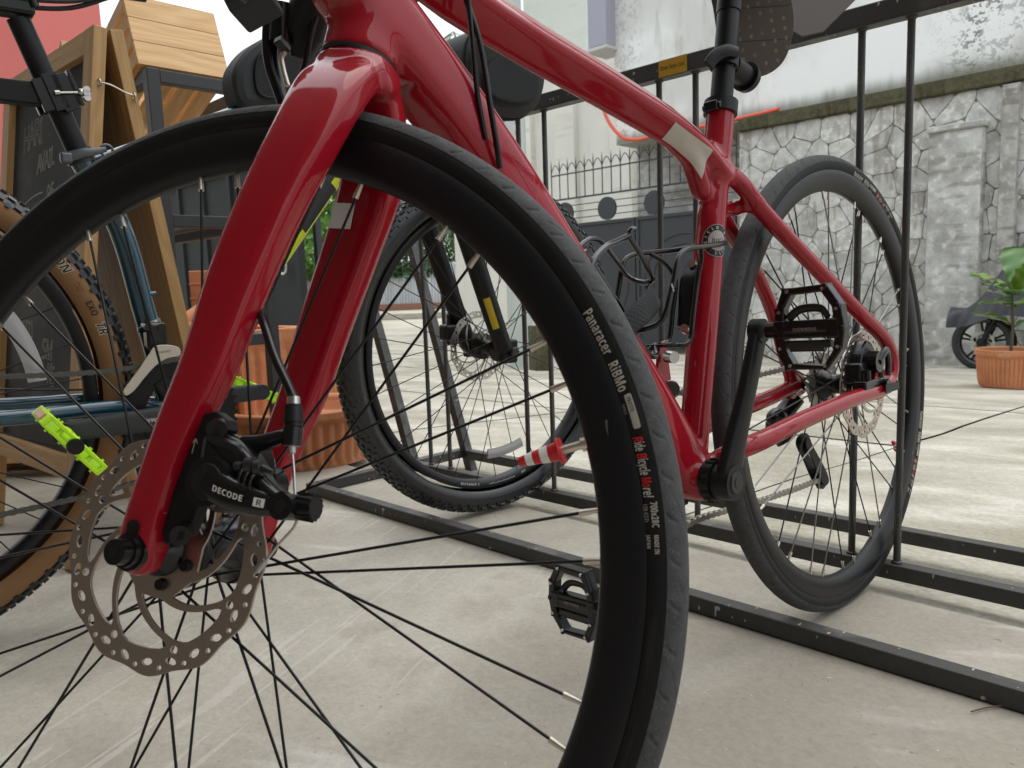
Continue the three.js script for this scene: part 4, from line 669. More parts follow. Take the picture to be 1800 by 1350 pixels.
  obj('adjuster_knob', mg(cyl(V(-0.1165, 0.0465, -0.071), V(-0.1275, 0.0478, -0.071), 0.0078, 0.0074, 24), ...Array.from({ length: 14 }, (_, i) => { const a = (i / 14) * 2 * PI; return box(0.0105, 0.0012, 0.0012, -0.122, 0.0471 + 0.0077 * Math.cos(a), -0.071 + 0.0077 * Math.sin(a), 0); })), M.satin, br);
  const ct = canvasTex(512, 128, (g, w, h) => { g.clearRect(0, 0, w, h); g.fillStyle = '#c9c6c0'; g.font = 'bold 62px sans-serif'; g.fillText('DECODE', 8, 84, 300); g.fillRect(318, 30, 70, 66); g.fillStyle = '#111'; g.fillText('R', 332, 86); g.strokeStyle = '#c9c6c0'; g.lineWidth = 6; g.strokeRect(430, 26, 60, 70); g.fillStyle = '#c9c6c0'; g.font = 'bold 60px sans-serif'; g.fillText('P', 442, 82); });
  obj('brake_print', heightGrid(14, 3, (u, v) => { const x = lerp(-0.0655, -0.112, u), y = lerp(0.0445, 0.0545, v) - 0.006 * u * (1 - u) - 0.004 * u, z = -0.0876 + 0.0062 * smooth(0.35, 1, u); return [x, y, z, u, v]; }), std({ map: ct, transparent: true, roughness: 0.5 }), br);
  obj('cable_stop', mg(sweep(curve([V(-0.060, 0.077, -0.058), V(-0.074, 0.080, -0.060), V(-0.088, 0.0855, -0.060), V(-0.0945, 0.0868, -0.060)], 14), (t) => [lerp(0.0062, 0.0040, t), 0.0048], 14, V(0, 1, 0)), cyl(V(-0.0958, 0.081, -0.060), V(-0.0945, 0.0925, -0.060), 0.0062, 0.0062, 24)), M.gloss, br);
  const bd = V(0.22, 0.975, 0).normalize(), b0 = V(-0.0945, 0.0925, -0.060); obj('barrel_adjuster', mg(cyl(b0, b0.clone().addScaledVector(bd, 0.003), 0.0056, 0.0056, 20), cyl(b0.clone().addScaledVector(bd, 0.003), b0.clone().addScaledVector(bd, 0.014), 0.0064, 0.0054, 10)), M.satin, br);
  obj('ferrule', cyl(b0.clone().addScaledVector(bd, 0.014), b0.clone().addScaledVector(bd, 0.019), 0.0042, 0.0040, 16), M.steel, br);
  obj('cable_housing', tube([b0.clone().addScaledVector(bd, 0.018), V(-0.084, 0.1185, -0.060), V(-0.070, 0.1345, -0.058), V(-0.052, 0.157, -0.052), V(-0.030, 0.180, -0.040), V(-0.015, 0.215, -0.030)], 0.0031, 12, 40), M.gloss, br);
  obj('brake_cable', tube([V(-0.0965, 0.083, -0.062), V(-0.1035, 0.066, -0.064), V(-0.109, 0.052, -0.066), V(-0.112, 0.0455, -0.0655), V(-0.113, 0.036, -0.066), V(-0.104, 0.022, -0.066), V(-0.095, 0.007, -0.066)], 0.0009, 8, 40), M.steel, br);
  obj('cable_crimp', mg(cyl(V(-0.0975, 0.0115, -0.066), V(-0.0935, 0.0045, -0.066), 0.0019, 0.0016, 10), cyl(V(-0.0965, 0.0835, -0.062), V(-0.0995, 0.0765, -0.063), 0.0030, 0.0018, 10)), M.reflector, br);
  for (const [x, y] of [[-0.0475, 0.0855], [-0.0375, 0.0185]]) { obj('mount_bolt', mg(cyl(V(x + 0.006, y, -0.062), V(x - 0.002, y - 0.002, -0.0735), 0.0064, 0.0062, 20)), M.gloss, br); obj('bolt_socket', cyl(V(x - 0.002, y - 0.002, -0.0734), V(x - 0.0021, y - 0.002, -0.0742), 0.0030, 0.0030, 6), M.rubberSide, br); }
  obj('pinch_bolt', mg(cyl(V(-0.074, 0.0635, -0.079), V(-0.080, 0.0645, -0.081), 0.0032, 0.0026, 10), cyl(V(-0.082, 0.065, -0.080), V(-0.0865, 0.0662, -0.080), 0.0052, 0.0052, 14), cyl(V(-0.0885, 0.0645, -0.080), V(-0.0925, 0.0655, -0.080), 0.0050, 0.0050, 14), cyl(V(-0.0925, 0.0655, -0.08), V(-0.100, 0.064, -0.08), 0.0022, 0.0015, 8)), M.darkSteel, br);
  obj('spring', mg(...[0, 1, 2].map((i) => new THREE.TorusGeometry(0.0062, 0.0011, 6, 18).rotateY(1.3).translate(-0.083 - i * 0.004, 0.058 - i * 0.001, -0.079))), M.gloss, br);
}
{ const w = part('front_wheel', red); fwM.decompose(w.position, w.quaternion, w.scale); redWheel(w, true); }
{ const w = part('rear_wheel', red); w.position.copy(bl(0, 0)); redWheel(w, false);
  const cz = [[0.012, 0.030], [0.0165, 0.0325], [0.021, 0.035], [0.0255, 0.0375], [0.030, 0.040], [0.034, 0.0425], [0.038, 0.045], [0.043, 0.048], [0.049, 0.050]].reverse();
  cz.forEach(([r], i) => { const z = 0.0215 + i * 0.0028, T = Math.round(r * 2 * PI / 0.0127) * 2 || 14, s = new THREE.Shape(), n = Math.max(11, Math.round(r * 2 * PI / 0.0127)); for (let k = 0; k <= n * 4; k++) { const a = (k / (n * 4)) * 2 * PI, q = r + (k % 4 === 1 || k % 4 === 2 ? 0.0022 : -0.0016); k ? s.lineTo(q * Math.cos(a), q * Math.sin(a)) : s.moveTo(q * Math.cos(a), q * Math.sin(a)); } obj('sprocket', new THREE.ExtrudeGeometry(s, { depth: 0.0017, bevelEnabled: false }).translate(0, 0, z), M.chain, w); }); }
{ // rear brake, cranks, pedals, chain
  const rb = part('rear_brake', red);
  obj('caliper_body', mg(box(0.062, 0.030, 0.026, 0.030, 0.022 + HB, -0.048, 0.006), box(0.07, 0.014, 0.020, 0.03, 0.0045 + HB, -0.0585, 0.003), plate([[-0.006, 0.01], [0.05, 0.01], [0.046, 0.045], [0.02, 0.066], [-0.004, 0.05]].map(([x, y]) => [x, y + HB]), 0.020, -0.046, 0.004, [], 40), cyl(bl(0.022, 0.035, 0.056), bl(0.022, 0.035, 0.072), 0.017, 0.015, 28)), M.gloss, rb);
  obj('brake_arm', sweep(curve([bl(0.022, 0.035, 0.07), bl(-0.002, 0.05, 0.072), bl(-0.018, 0.028, 0.068), bl(-0.02, 0.012, 0.066)], 14), [0.006, 0.0045], 12), M.gloss, rb);
  obj('mount_bolt', mg(cyl(bl(0.055, 0.012, 0.0665), bl(0.055, 0.026, 0.0665), 0.005, 0.005, 14), cyl(bl(0.008, 0.012, 0.066), bl(0.008, 0.024, 0.066), 0.005, 0.005, 14)), M.gloss, rb);
  obj('rear_axle', mg(cyl(bl(0, 0, 0.060), bl(0, 0, 0.075), 0.009, 0.008, 20), cyl(bl(0, 0, -0.06), bl(0, 0, -0.074), 0.009, 0.008, 20), cyl(bl(0, 0, 0.058), bl(0, 0, -0.058), 0.0075, 0.0075, 16)), M.gloss, red);
  // strap round the stay
  obj('reflector_band', mg(box(0.05, 0.012, 0.0016, -0.010, -0.005 + HB, -0.0755, 0.0005), box(0.0016, 0.012, 0.026, -0.0355, -0.005 + HB, -0.063, 0.0005), box(0.012, 0.0125, 0.003, -0.038, -0.005 + HB, -0.0705, 0.0006)), M.satin, red);
  const bb = [0.418, -0.06], cd = [-0.312, 0.95];
  obj('bottom_bracket_cup', mg(cyl(bl(...bb, 0.0345), bl(...bb, 0.047), 0.0235, 0.0235, 32), cyl(bl(...bb, -0.0345), bl(...bb, -0.047), 0.0235, 0.0235, 32), ...Array.from({ length: 16 }, (_, i) => { const a = (i / 16) * 2 * PI; return box(0.0032, 0.0032, 0.0085, bb[0] + 0.0235 * Math.cos(a), bb[1] + HB + 0.0235 * Math.sin(a), -0.0425, 0.0005); })), M.satin, red);
  obj('crank_spindle', cyl(bl(...bb, 0.06), bl(...bb, -0.06), 0.013, 0.013, 20), M.satin, red);
  for (const s of [1, -1]) {
    const e = [bb[0] + s * cd[0] * 0.17, bb[1] + s * cd[1] * 0.17], l0 = 0.0575 * s, l1 = 0.0745 * s;
    const arm = obj('crank_arm', mg(sweep(curve([bl(bb[0] - s * cd[0] * 0.004, bb[1] - s * cd[1] * 0.004, l0), bl(lerp(bb[0], e[0], 0.25), lerp(bb[1], e[1], 0.25), l0 + 0.004 * s), bl(lerp(bb[0], e[0], 0.6), lerp(bb[1], e[1], 0.6), l0 + 0.011 * s), bl(...e, l1)], 26), (t) => [lerp(0.0095, 0.0068, t), lerp(0.0195, 0.0135, smooth(0, 0.7, t)), 0.75], 20, LAT_), cyl(bl(...bb, l0 - 0.009 * s), bl(...bb, l0 + 0.0115 * s), 0.0205, 0.0195, 32), cyl(bl(...e, l1 - 0.0068 * s), bl(...e, l1 + 0.0068 * s), 0.0138, 0.0134, 28)), M.satin, red);
    obj('crank_bolt', mg(cyl(bl(...bb, l0 + 0.0112 * s), bl(...bb, l0 + 0.0128 * s), 0.0125, 0.0120, 28), cyl(bl(...bb, l0 + 0.0128 * s), bl(...bb, l0 + 0.0134 * s), 0.0058, 0.0058, 8)), s > 0 ? M.darkSteel : M.satin, arm);
    const pd = part('pedal', red), z0 = (0.0835) * s; pd.position.copy(bl(...e, 0));
    const o2 = [[.018, .044], [.066, .046], [.080, .024], [.0835, 0], [.080, -.022], [.064, -.043], [.018, -.043], [.009, -.022], [.006, 0], [.009, .022]], win = (sg) => { const h = new THREE.Path(), w = [[.027, .0365], [.060, .038], [.0705, .022], [.072, .0095], [.018, .0095], [.0185, .022]].map(([a, b]) => [a, b * sg]); if (sg > 0) w.reverse(); w.forEach((p, i) => (i ? h.lineTo(...p) : h.moveTo(...p))); h.closePath(); return h; };
    // plate lies in (outward, up); turn so its normal is along the bike
    const body = plate(o2, 0.015, 0, 0.0018, [win(1), win(-1)]); const toP = new THREE.Matrix4().makeBasis(V(0, 0, -s), V(0, 1, 0), V(s, 0, 0)); body.applyMatrix4(toP).translate(0, 0, -z0 - 0.006 * s);
    const bits = [body, cyl(V(0, 0, -z0 - 0.002 * s), V(0, 0, -z0 - 0.080 * s), 0.0088, 0.0082, 20), box(0.017, 0.021, 0.014, 0, 0, -z0 - 0.019 * s, 0.003), box(0.017, 0.021, 0.014, 0, 0, -z0 - 0.077 * s, 0.003)];
    for (const [a, b] of o2) for (const q of [0]) bits.push(box(0.0178, 0.0055, 0.0042, 0, b * 0.955, -z0 - (0.006 + lerp(0.043, a, 0.93)) * s, 0.001));
    obj('pedal_body', mg(...bits), M.gloss, pd);
    for (const [a, b] of [[.024, .0405], [.0625, .0415], [.076, .020], [.014, .019], [.076, -.019], [.0135, -.02], [.062, -.0385], [.024, -.0385]]) obj('pin', mg(...[-1, 1].map((q) => cyl(V(q * 0.0072, b, -z0 - (0.006 + a) * s), V(q * 0.0092, b, -z0 - (0.006 + a) * s), 0.0021, 0.0019, 10))), M.steel, pd);
    const ptx = canvasTex(256, 64, (g, w, h) => { g.clearRect(0, 0, w, h); g.fillStyle = '#8a8078'; g.font = 'bold 44px sans-serif'; g.textAlign = 'center'; g.translate(w / 2, h / 2); g.rotate(PI); g.fillText('SHIMANO', 0, 15); });
    const pt = obj('pedal_print', new THREE.PlaneGeometry(0.032, 0.0075), std({ map: ptx, transparent: true, roughness: 0.5 }), pd); pt.position.set(0.0090, 0, -z0 - 0.048 * s); pt.rotation.y = PI / 2;
    obj('cleat_clip', mg(sweep(curve([V(0, 0.011, -z0 - 0.026 * s), V(-0.004, 0.020, -z0 - 0.036 * s), V(-0.005, 0.022, -z0 - 0.05 * s), V(-0.004, 0.020, -z0 - 0.062 * s), V(0, 0.011, -z0 - 0.07 * s)], 18), [0.0045, 0.0018], 8), box(0.012, 0.008, 0.05, 0, -0.016, -z0 - 0.048 * s, 0.002), cyl(V(0, -0.020, -z0 - 0.028 * s), V(0, -0.020, -z0 - 0.066 * s), 0.0042, 0.0042, 10)), M.darkSteel, pd);
  }
  // chainring, chain, derailleurs
  const rs = new THREE.Shape(), nT = 44; for (let k = 0; k <= nT * 4; k++) { const a = (k / (nT * 4)) * 2 * PI, q = 0.0875 + (k % 4 === 1 || k % 4 === 2 ? 0.003 : -0.0015); k ? rs.lineTo(q * Math.cos(a), q * Math.sin(a)) : rs.moveTo(q * Math.cos(a), q * Math.sin(a)); } { const h = new THREE.Path(); h.absarc(0, 0, 0.066, 0, 2 * PI, true); rs.holes.push(h); }
  const ring = new THREE.ExtrudeGeometry(rs, { depth: 0.0022, bevelEnabled: false }); ring.translate(bb[0], bb[1] + HB, 0.0445); const sp = []; for (let i = 0; i < 4; i++) { const a = i * PI / 2 + 0.4; sp.push(bar(bl(bb[0], bb[1], -0.05), bl(bb[0] + 0.068 * Math.cos(a), bb[1] + 0.068 * Math.sin(a), -0.0475), 0.004, 0.018, V(Math.sin(a), -Math.cos(a), 0))); }
  obj('chainring', mg(ring, ...sp), M.satin, red);
  const run = [bl(0.40, -0.147, -0.0455), bl(0.333, -0.139, -0.0455), bl(0.20, -0.148, -0.0455), bl(0.06, -0.155, -0.046), bl(-0.035, -0.158, -0.047)], cp = new THREE.CatmullRomCurve3(run), ln = cp.getLength(), N = Math.round(ln / 0.0127);
  const ch = part('chain', red), lg = mg(plate([[-0.0085, 0], [-0.0063, 0.0040], [0, 0.0026], [0.0063, 0.0040], [0.0085, 0], [0.0063, -0.0040], [0, -0.0026], [-0.0063, -0.0040]], 0.0011, 0.0031, 0.0002), plate([[-0.0085, 0], [-0.0063, 0.0040], [0, 0.0026], [0.0063, 0.0040], [0.0085, 0], [0.0063, -0.0040], [0, -0.0026], [-0.0063, -0.0040]], 0.0011, -0.0031, 0.0002), cyl(V(-0.00635, 0, -0.0036), V(-0.00635, 0, 0.0036), 0.0036, 0.0036, 10));
  for (let i = 0; i <= N; i++) { const a = cp.getPointAt(i / N), t = cp.getTangentAt(i / N), o = obj('link', lg, M.chain, ch); o.position.copy(a); o.rotation.z = Math.atan2(t.y, t.x); }
  for (let i = 0; i < 30; i++) { const a = lerp(0.5, -1.55, i / 29) , o = obj('link', lg, M.chain, ch); o.position.copy(bl(bb[0] + 0.0888 * Math.cos(a + 0.1) * 1, bb[1] + 0.0888 * Math.sin(a + 0.1), -0.0456)); o.rotation.z = a + 0.1 + PI / 2; }
  const up = new THREE.CatmullRomCurve3([bl(0.42, 0.028, -0.0455), bl(0.2, 0.03, -0.042), bl(0.0, 0.034, -0.038)]); for (let i = 0; i <= 33; i++) { const a = up.getPointAt(i / 33), o = obj('link', lg, M.chain, ch); o.position.copy(a); }
  const rd = part('rear_derailleur', red);
  obj('mech_body', mg(sweep(curve([bl(0.0, -0.022, -0.066), bl(0.02, -0.045, -0.078), bl(0.045, -0.06, -0.080), bl(0.038, -0.085, -0.066)], 16), (t) => [0.014, lerp(0.014, 0.018, t)], 14), sphere(0.019, 0.04, -0.05 + HB, 0.079, 1.2, 0.9, 0.8)), M.gloss, rd);
  obj('cage', mg(plate([[0.028, -0.09], [0.018, -0.080], [0.004, -0.098], [-0.040, -0.148], [-0.046, -0.164], [-0.032, -0.168], [0.010, -0.115]].map(([x, y]) => [x, y + HB]), 0.0022, 0.056, 0.0004, [], 40), plate([[0.028, -0.09], [0.018, -0.080], [0.004, -0.098], [-0.040, -0.148], [-0.046, -0.164], [-0.032, -0.168], [0.010, -0.115]].map(([x, y]) => [x, y + HB]), 0.0022, 0.041, 0.0004, [], 40)), M.satin, rd);
  for (const [x, y] of [[0.018, -0.092], [-0.036, -0.158]]) obj('jockey_wheel', mg(cyl(bl(x, y, -0.0455), bl(x, y, -0.0515), 0.017, 0.017, 11), cyl(bl(x, y, -0.053), bl(x, y, -0.044), 0.005, 0.005, 10)), M.satin, rd);
  const fd = part('front_derailleur', red);
  obj('clamp_bolt', mg(cyl(bl(0.428, 0.080, -0.004), bl(0.432, 0.079, 0.008), 0.0072, 0.0068, 18)), M.steel, fd); obj('mech_body', mg(box(0.03, 0.026, 0.022, 0.434, 0.038 + HB, 0.012, 0.004), cyl(bl(0.43, 0.044, 0.0), bl(0.436, 0.044, 0.006), 0.009, 0.008, 18), box(0.014, 0.02, 0.016, 0.444, 0.048 + HB, 0.022, 0.003)), M.darkSteel, fd);
  obj('cage', mg(bar(bl(0.39, 0.022, -0.04), bl(0.452, 0.03, -0.04), 0.0015, 0.020), bar(bl(0.39, 0.022, -0.05), bl(0.452, 0.03, -0.05), 0.0015, 0.020), box(0.02, 0.012, 0.03, 0.44, 0.016 + HB, 0.03, 0.002)), M.steel, fd);
}
{ // bottle cages
  const c1 = part('bottle_cage', red), r = 0.0031, wire = (pts, m = M.gloss, n = 60) => tube(pts.map((p) => bl(...p)), r, 10, n);
  obj('wire', wire([[0.335, 0.206, 0.021], [0.358, 0.203, 0.027], [0.405, 0.199, 0.034], [0.440, 0.195, 0.0355], [0.455, 0.186, 0.036], [0.470, 0.155, 0.036], [0.488, 0.122, 0.033], [0.500, 0.1145, 0.018], [0.500, 0.1145, -0.018], [0.488, 0.122, -0.033], [0.470, 0.155, -0.036], [0.455, 0.190, -0.036], [0.440, 0.197, -0.0355], [0.405, 0.200, -0.034], [0.358, 0.203, -0.027], [0.335, 0.206, -0.021]], M.gloss, 100), M.gloss, c1);
  for (const s of [1, -1]) obj('wire', wire([[0.408, 0.199, 0.0342 * s], [0.394, 0.188, 0.025 * s], [0.388, 0.170, 0.016 * s], [0.40, 0.125, 0.014 * s], [0.409, 0.097, 0.014 * s], [0.416, 0.093, 0.013 * s], [0.436, 0.0935, 0.010 * s], [0.446, 0.0945, 0]]), M.gloss, c1);
  obj('foot', mg(box(0.026, 0.0022, 0.026, 0.447, 0.0945 + HB, 0, 0.0008)), M.gloss, c1);
  obj('mount_plate', sweep(curve([bl(0.372, 0.180), bl(0.384, 0.166), bl(0.392, 0.13), bl(0.396, 0.112)], 12), [0.011, 0.003, 0.6], 10, LAT_), M.satin, c1);
  for (const [x, y] of [[0.372, 0.182], [0.394, 0.108]]) obj('bolt', mg(cyl(bl(x, y, 0.0), bl(x + 0.0075, y + 0.002, 0.002), 0.0058, 0.005, 18)), M.steel, c1);
  const zt = canvasTex(256, 64, (g) => { g.clearRect(0, 0, 256, 64); g.fillStyle = '#d8d4cc'; g.font = 'bold 46px sans-serif'; g.fillText('ⒸZéfal', 6, 48, 240); }); const zp = obj('cage_print', new THREE.PlaneGeometry(0.021, 0.0044), std({ map: zt, transparent: true }), c1); zp.position.copy(bl(0.4715, 0.152, 0.0390)); zp.rotation.set(0, PI, 1.15, 'ZYX');
  const c2 = part('bottle_cage', red); // on the down tube: axis t along tube, u away from it into the triangle
  const o0 = [0.545, 0.109], T = [0.648, 0.761], U = [-0.761, 0.648], q = (t, u, l) => [o0[0] + T[0] * t + U[0] * u, o0[1] + T[1] * t + U[1] * u, l];
  obj('wire', wire([[0.575, 0.165, -0.030], [0.55, 0.19, -0.036], [0.512, 0.214, -0.036], [0.493, 0.211, -0.0355], [0.476, 0.192, -0.032], [0.460, 0.170, -0.024], [0.459, 0.164, -0.004], [0.467, 0.167, 0.010], [0.480, 0.174, 0.016], [0.500, 0.194, 0.019], [0.517, 0.211, 0.021], [0.515, 0.2165, 0.0225], [0.511, 0.2165, 0.024]], M.chrome, 90), M.chrome, c2);
  obj('wire', wire([[0.615, 0.140, 0.036], [0.606, 0.168, 0.038], [0.595, 0.185, 0.038], [0.575, 0.197, 0.036], [0.549, 0.2035, 0.030], [0.519, 0.2105, 0.0215]]), M.chrome, c2);
  for (const s of [1, -1]) obj('wire', wire([q(0.088, 0.031, 0.012 * s), q(0.03, 0.031, 0.013 * s), q(-0.055, 0.031, 0.013 * s), q(-0.068, 0.042, 0.010 * s), q(-0.069, 0.06, 0.0)]), M.chrome, c2);
  obj('strap', sweep(curve([[0.572, 0.100, 0.028], [0.556, 0.116, 0.033], [0.525, 0.131, 0.034], [0.490, 0.143, 0.024], [0.460, 0.152, 0.006], [0.445, 0.155, -0.012]].map((p) => bl(...p)), 24), [0.0135, 0.0016], 10, V(T[0], T[1], 0)), M.fabric, c2);
  obj('mount_plate', sweep([bl(...q(-0.04, 0.0315, 0)), bl(...q(0.05, 0.0315, 0))], [0.010, 0.0025, 0.6], 10, LAT_), M.satin, c2);
}
{ // seat post, clamps, saddle, mudguards, light
  const ax = V(-0.243, 0.97, 0).normalize(), at = (t) => bl(0.2935, 0.374).addScaledVector(ax, t);
  obj('seat_post', mg(sweep([at(-0.02), at(0.06), at(0.125), at(0.132)], (t) => [0.0136, 0.0136], 28), sweep(curve([at(0.118), at(0.135), at(0.147).add(V(-0.004, 0, 0)), at(0.16).add(V(-0.012, 0, 0))], 12), (t) => [0.0145, 0.0150], 24)), M.satin, red);
  const mk = canvasTex(256, 256, (g, w, h) => { g.clearRect(0, 0, w, h); g.strokeStyle = '#c9c6c0'; g.lineWidth = 7; g.beginPath(); g.moveTo(70, 20); g.lineTo(190, 130); g.lineTo(90, 225); g.moveTo(95, 20); g.lineTo(205, 118); g.lineTo(240, 100); g.stroke(); });
  obj('post_logo', heightGrid(10, 3, (u, v) => { const th = lerp(-0.75, 0.75, u), p = at(0.043 + 0.03 * v).add(V(-Math.sin(th) * 0.0139, 0, -Math.cos(th) * 0.0139)); return [p.x, p.y, p.z, u, v]; }), std({ map: mk, transparent: true }), red);
  const clampR = (name, t, R, h, m) => obj(name, sweep([at(t), at(t + 0.002), at(t + h - 0.002), at(t + h)], (q) => [R], 30), m, red);
  const c = clampR('seat_clamp', -0.012, 0.0202, 0.016, M.satin); obj('clamp_bolt', mg(cyl(at(-0.004).add(V(0.018, 0, -0.012)), at(-0.004).add(V(0.018, 0, 0.012)), 0.0042, 0.0042, 12), box(0.012, 0.012, 0.018, ...at(-0.004).add(V(0.019, 0, 0)).toArray(), 0.002)), M.gloss, c);
  const l = part('tail_light', red); const p0 = at(0.057);
  obj('band', sweep([at(0.047), at(0.048), at(0.066), at(0.067)], (q) => [0.0172], 28), M.satin, l); obj('lever', sweep(curve([p0.clone().add(V(0.004, 0.004, -0.018)), p0.clone().add(V(0.02, 0.004, -0.016)), p0.clone().add(V(0.036, -0.004, -0.008)), p0.clone().add(V(0.044, -0.014, -0.004))], 14), (t) => [0.0075, lerp(0.005, 0.003, t)], 12), M.satin, l);
  obj('housing', mg(cyl(p0.clone().add(V(-0.012, -0.004, 0)), p0.clone().add(V(-0.048, -0.012, 0)), 0.0145, 0.0135, 26), cyl(p0.clone().add(V(-0.047, -0.0118, 0)), p0.clone().add(V(-0.056, -0.0138, 0)), 0.0185, 0.0175, 28)), M.satin, l); obj('lens', cyl(p0.clone().add(V(-0.056, -0.0138, 0)), p0.clone().add(V(-0.0585, -0.0143, 0)), 0.0160, 0.014, 26), std({ color: lin(0.12, 0.01, 0.01), roughness: 0.25 }), l);
  const sd = part('saddle', red); const top = at(0.16);
  obj('shell', sweep(curve([top.clone().add(V(0.155, 0.052, 0)), top.clone().add(V(0.08, 0.050, 0)), top.clone().add(V(0.0, 0.050, 0)), top.clone().add(V(-0.06, 0.052, 0)), top.clone().add(V(-0.125, 0.060, 0))], 24), (t) => [lerp(0.018, 0.07, smooth(0.2, 0.9, t)), 0.014], 20, LAT_), M.fabricSmooth, sd);
  for (const s of [1, -1]) obj('rail', tube([top.clone().add(V(0.11, 0.045, 0.012 * s)), top.clone().add(V(0.05, 0.008, 0.022 * s)), top.clone().add(V(-0.04, 0.008, 0.022 * s)), top.clone().add(V(-0.1, 0.045, 0.03 * s))], 0.0036, 10, 24), M.darkSteel, sd);
  obj('rail_clamp', mg(box(0.045, 0.02, 0.05, ...top.clone().add(V(-0.004, 0.004, 0)).toArray(), 0.005), cyl(top.clone().add(V(-0.004, -0.012, 0)), top.clone().add(V(-0.004, 0.024, 0)), 0.006, 0.006, 12)), M.gloss, sd);
  obj('nose_flap', sweep(curve([top.clone().add(V(0.05, 0.03, -0.02)), top.clone().add(V(0.066, 0.004, -0.025)), top.clone().add(V(0.072, -0.016, -0.028))], 10), (t) => [lerp(0.02, 0.012, t), 0.0022], 12, LAT_), M.fabricSmooth, sd);
  // dotted splash guard hanging behind the post, and a plain one further back
  const dotT = canvasTex(256, 512, (g, w, h) => { g.fillStyle = '#5f5851'; g.fillRect(0, 0, w, h); g.strokeStyle = 'rgba(30,27,25,0.7)'; g.lineWidth = 3; for (let i = 1; i < 4; i++) { g.beginPath(); g.moveTo(0, i * 128 - 30); g.lineTo(w, i * 128 + 20); g.stroke(); } for (let y = 0; y < 14; y++) for (let x = 0; x < 6; x++) if (rnd() < 0.9) { g.fillStyle = `rgba(150,142,132,${0.35 + 0.4 * rnd()})`; g.fillRect(x * 44 + 12 + rnd() * 6, y * 38 + 6 + rnd() * 6, 11, 15); } });
  const guard = (name, pts, sec, mat, uvs) => obj(name, sweep(curve(pts, 24), sec, 20, LAT_), mat, red);
  const gg = plate([[-0.042, 0.085], [0.042, 0.085], [0.048, 0.0], [0.046, -0.045], [0.027, -0.084], [0.0, -0.095], [-0.027, -0.084], [-0.046, -0.045], [-0.048, 0.0]], 0.0022, 0, 0.0004, [], 60); { const p = gg.attributes.position, uv = gg.attributes.uv; for (let i = 0; i < p.count; i++) uv.setXY(i, p.getX(i) / 0.08 + 0.5, p.getY(i) / 0.17 + 0.55); }
  const g1 = obj('dotted_mudguard', gg, std({ map: dotT, roughness: 0.6 }), red); g1.position.copy(bl(0.185, 0.522, -0.012)); g1.rotation.set(0.0, PI / 2 + 0.55, 0.1, 'YXZ');
  const g2 = obj('plain_mudguard', plate([[-0.10, 0.065], [0.10, 0.065], [0.082, -0.010], [0.014, -0.075], [-0.014, -0.075], [-0.082, -0.010]], 0.002, 0, 0.0004), std({ color: lin(0.115, 0.100, 0.088), roughness: 0.55 }), red); g2.position.copy(bl(0.01, 0.578, -0.01)); g2.rotation.set(-0.35, PI / 2 + 0.35, 0.0, 'YXZ');
}
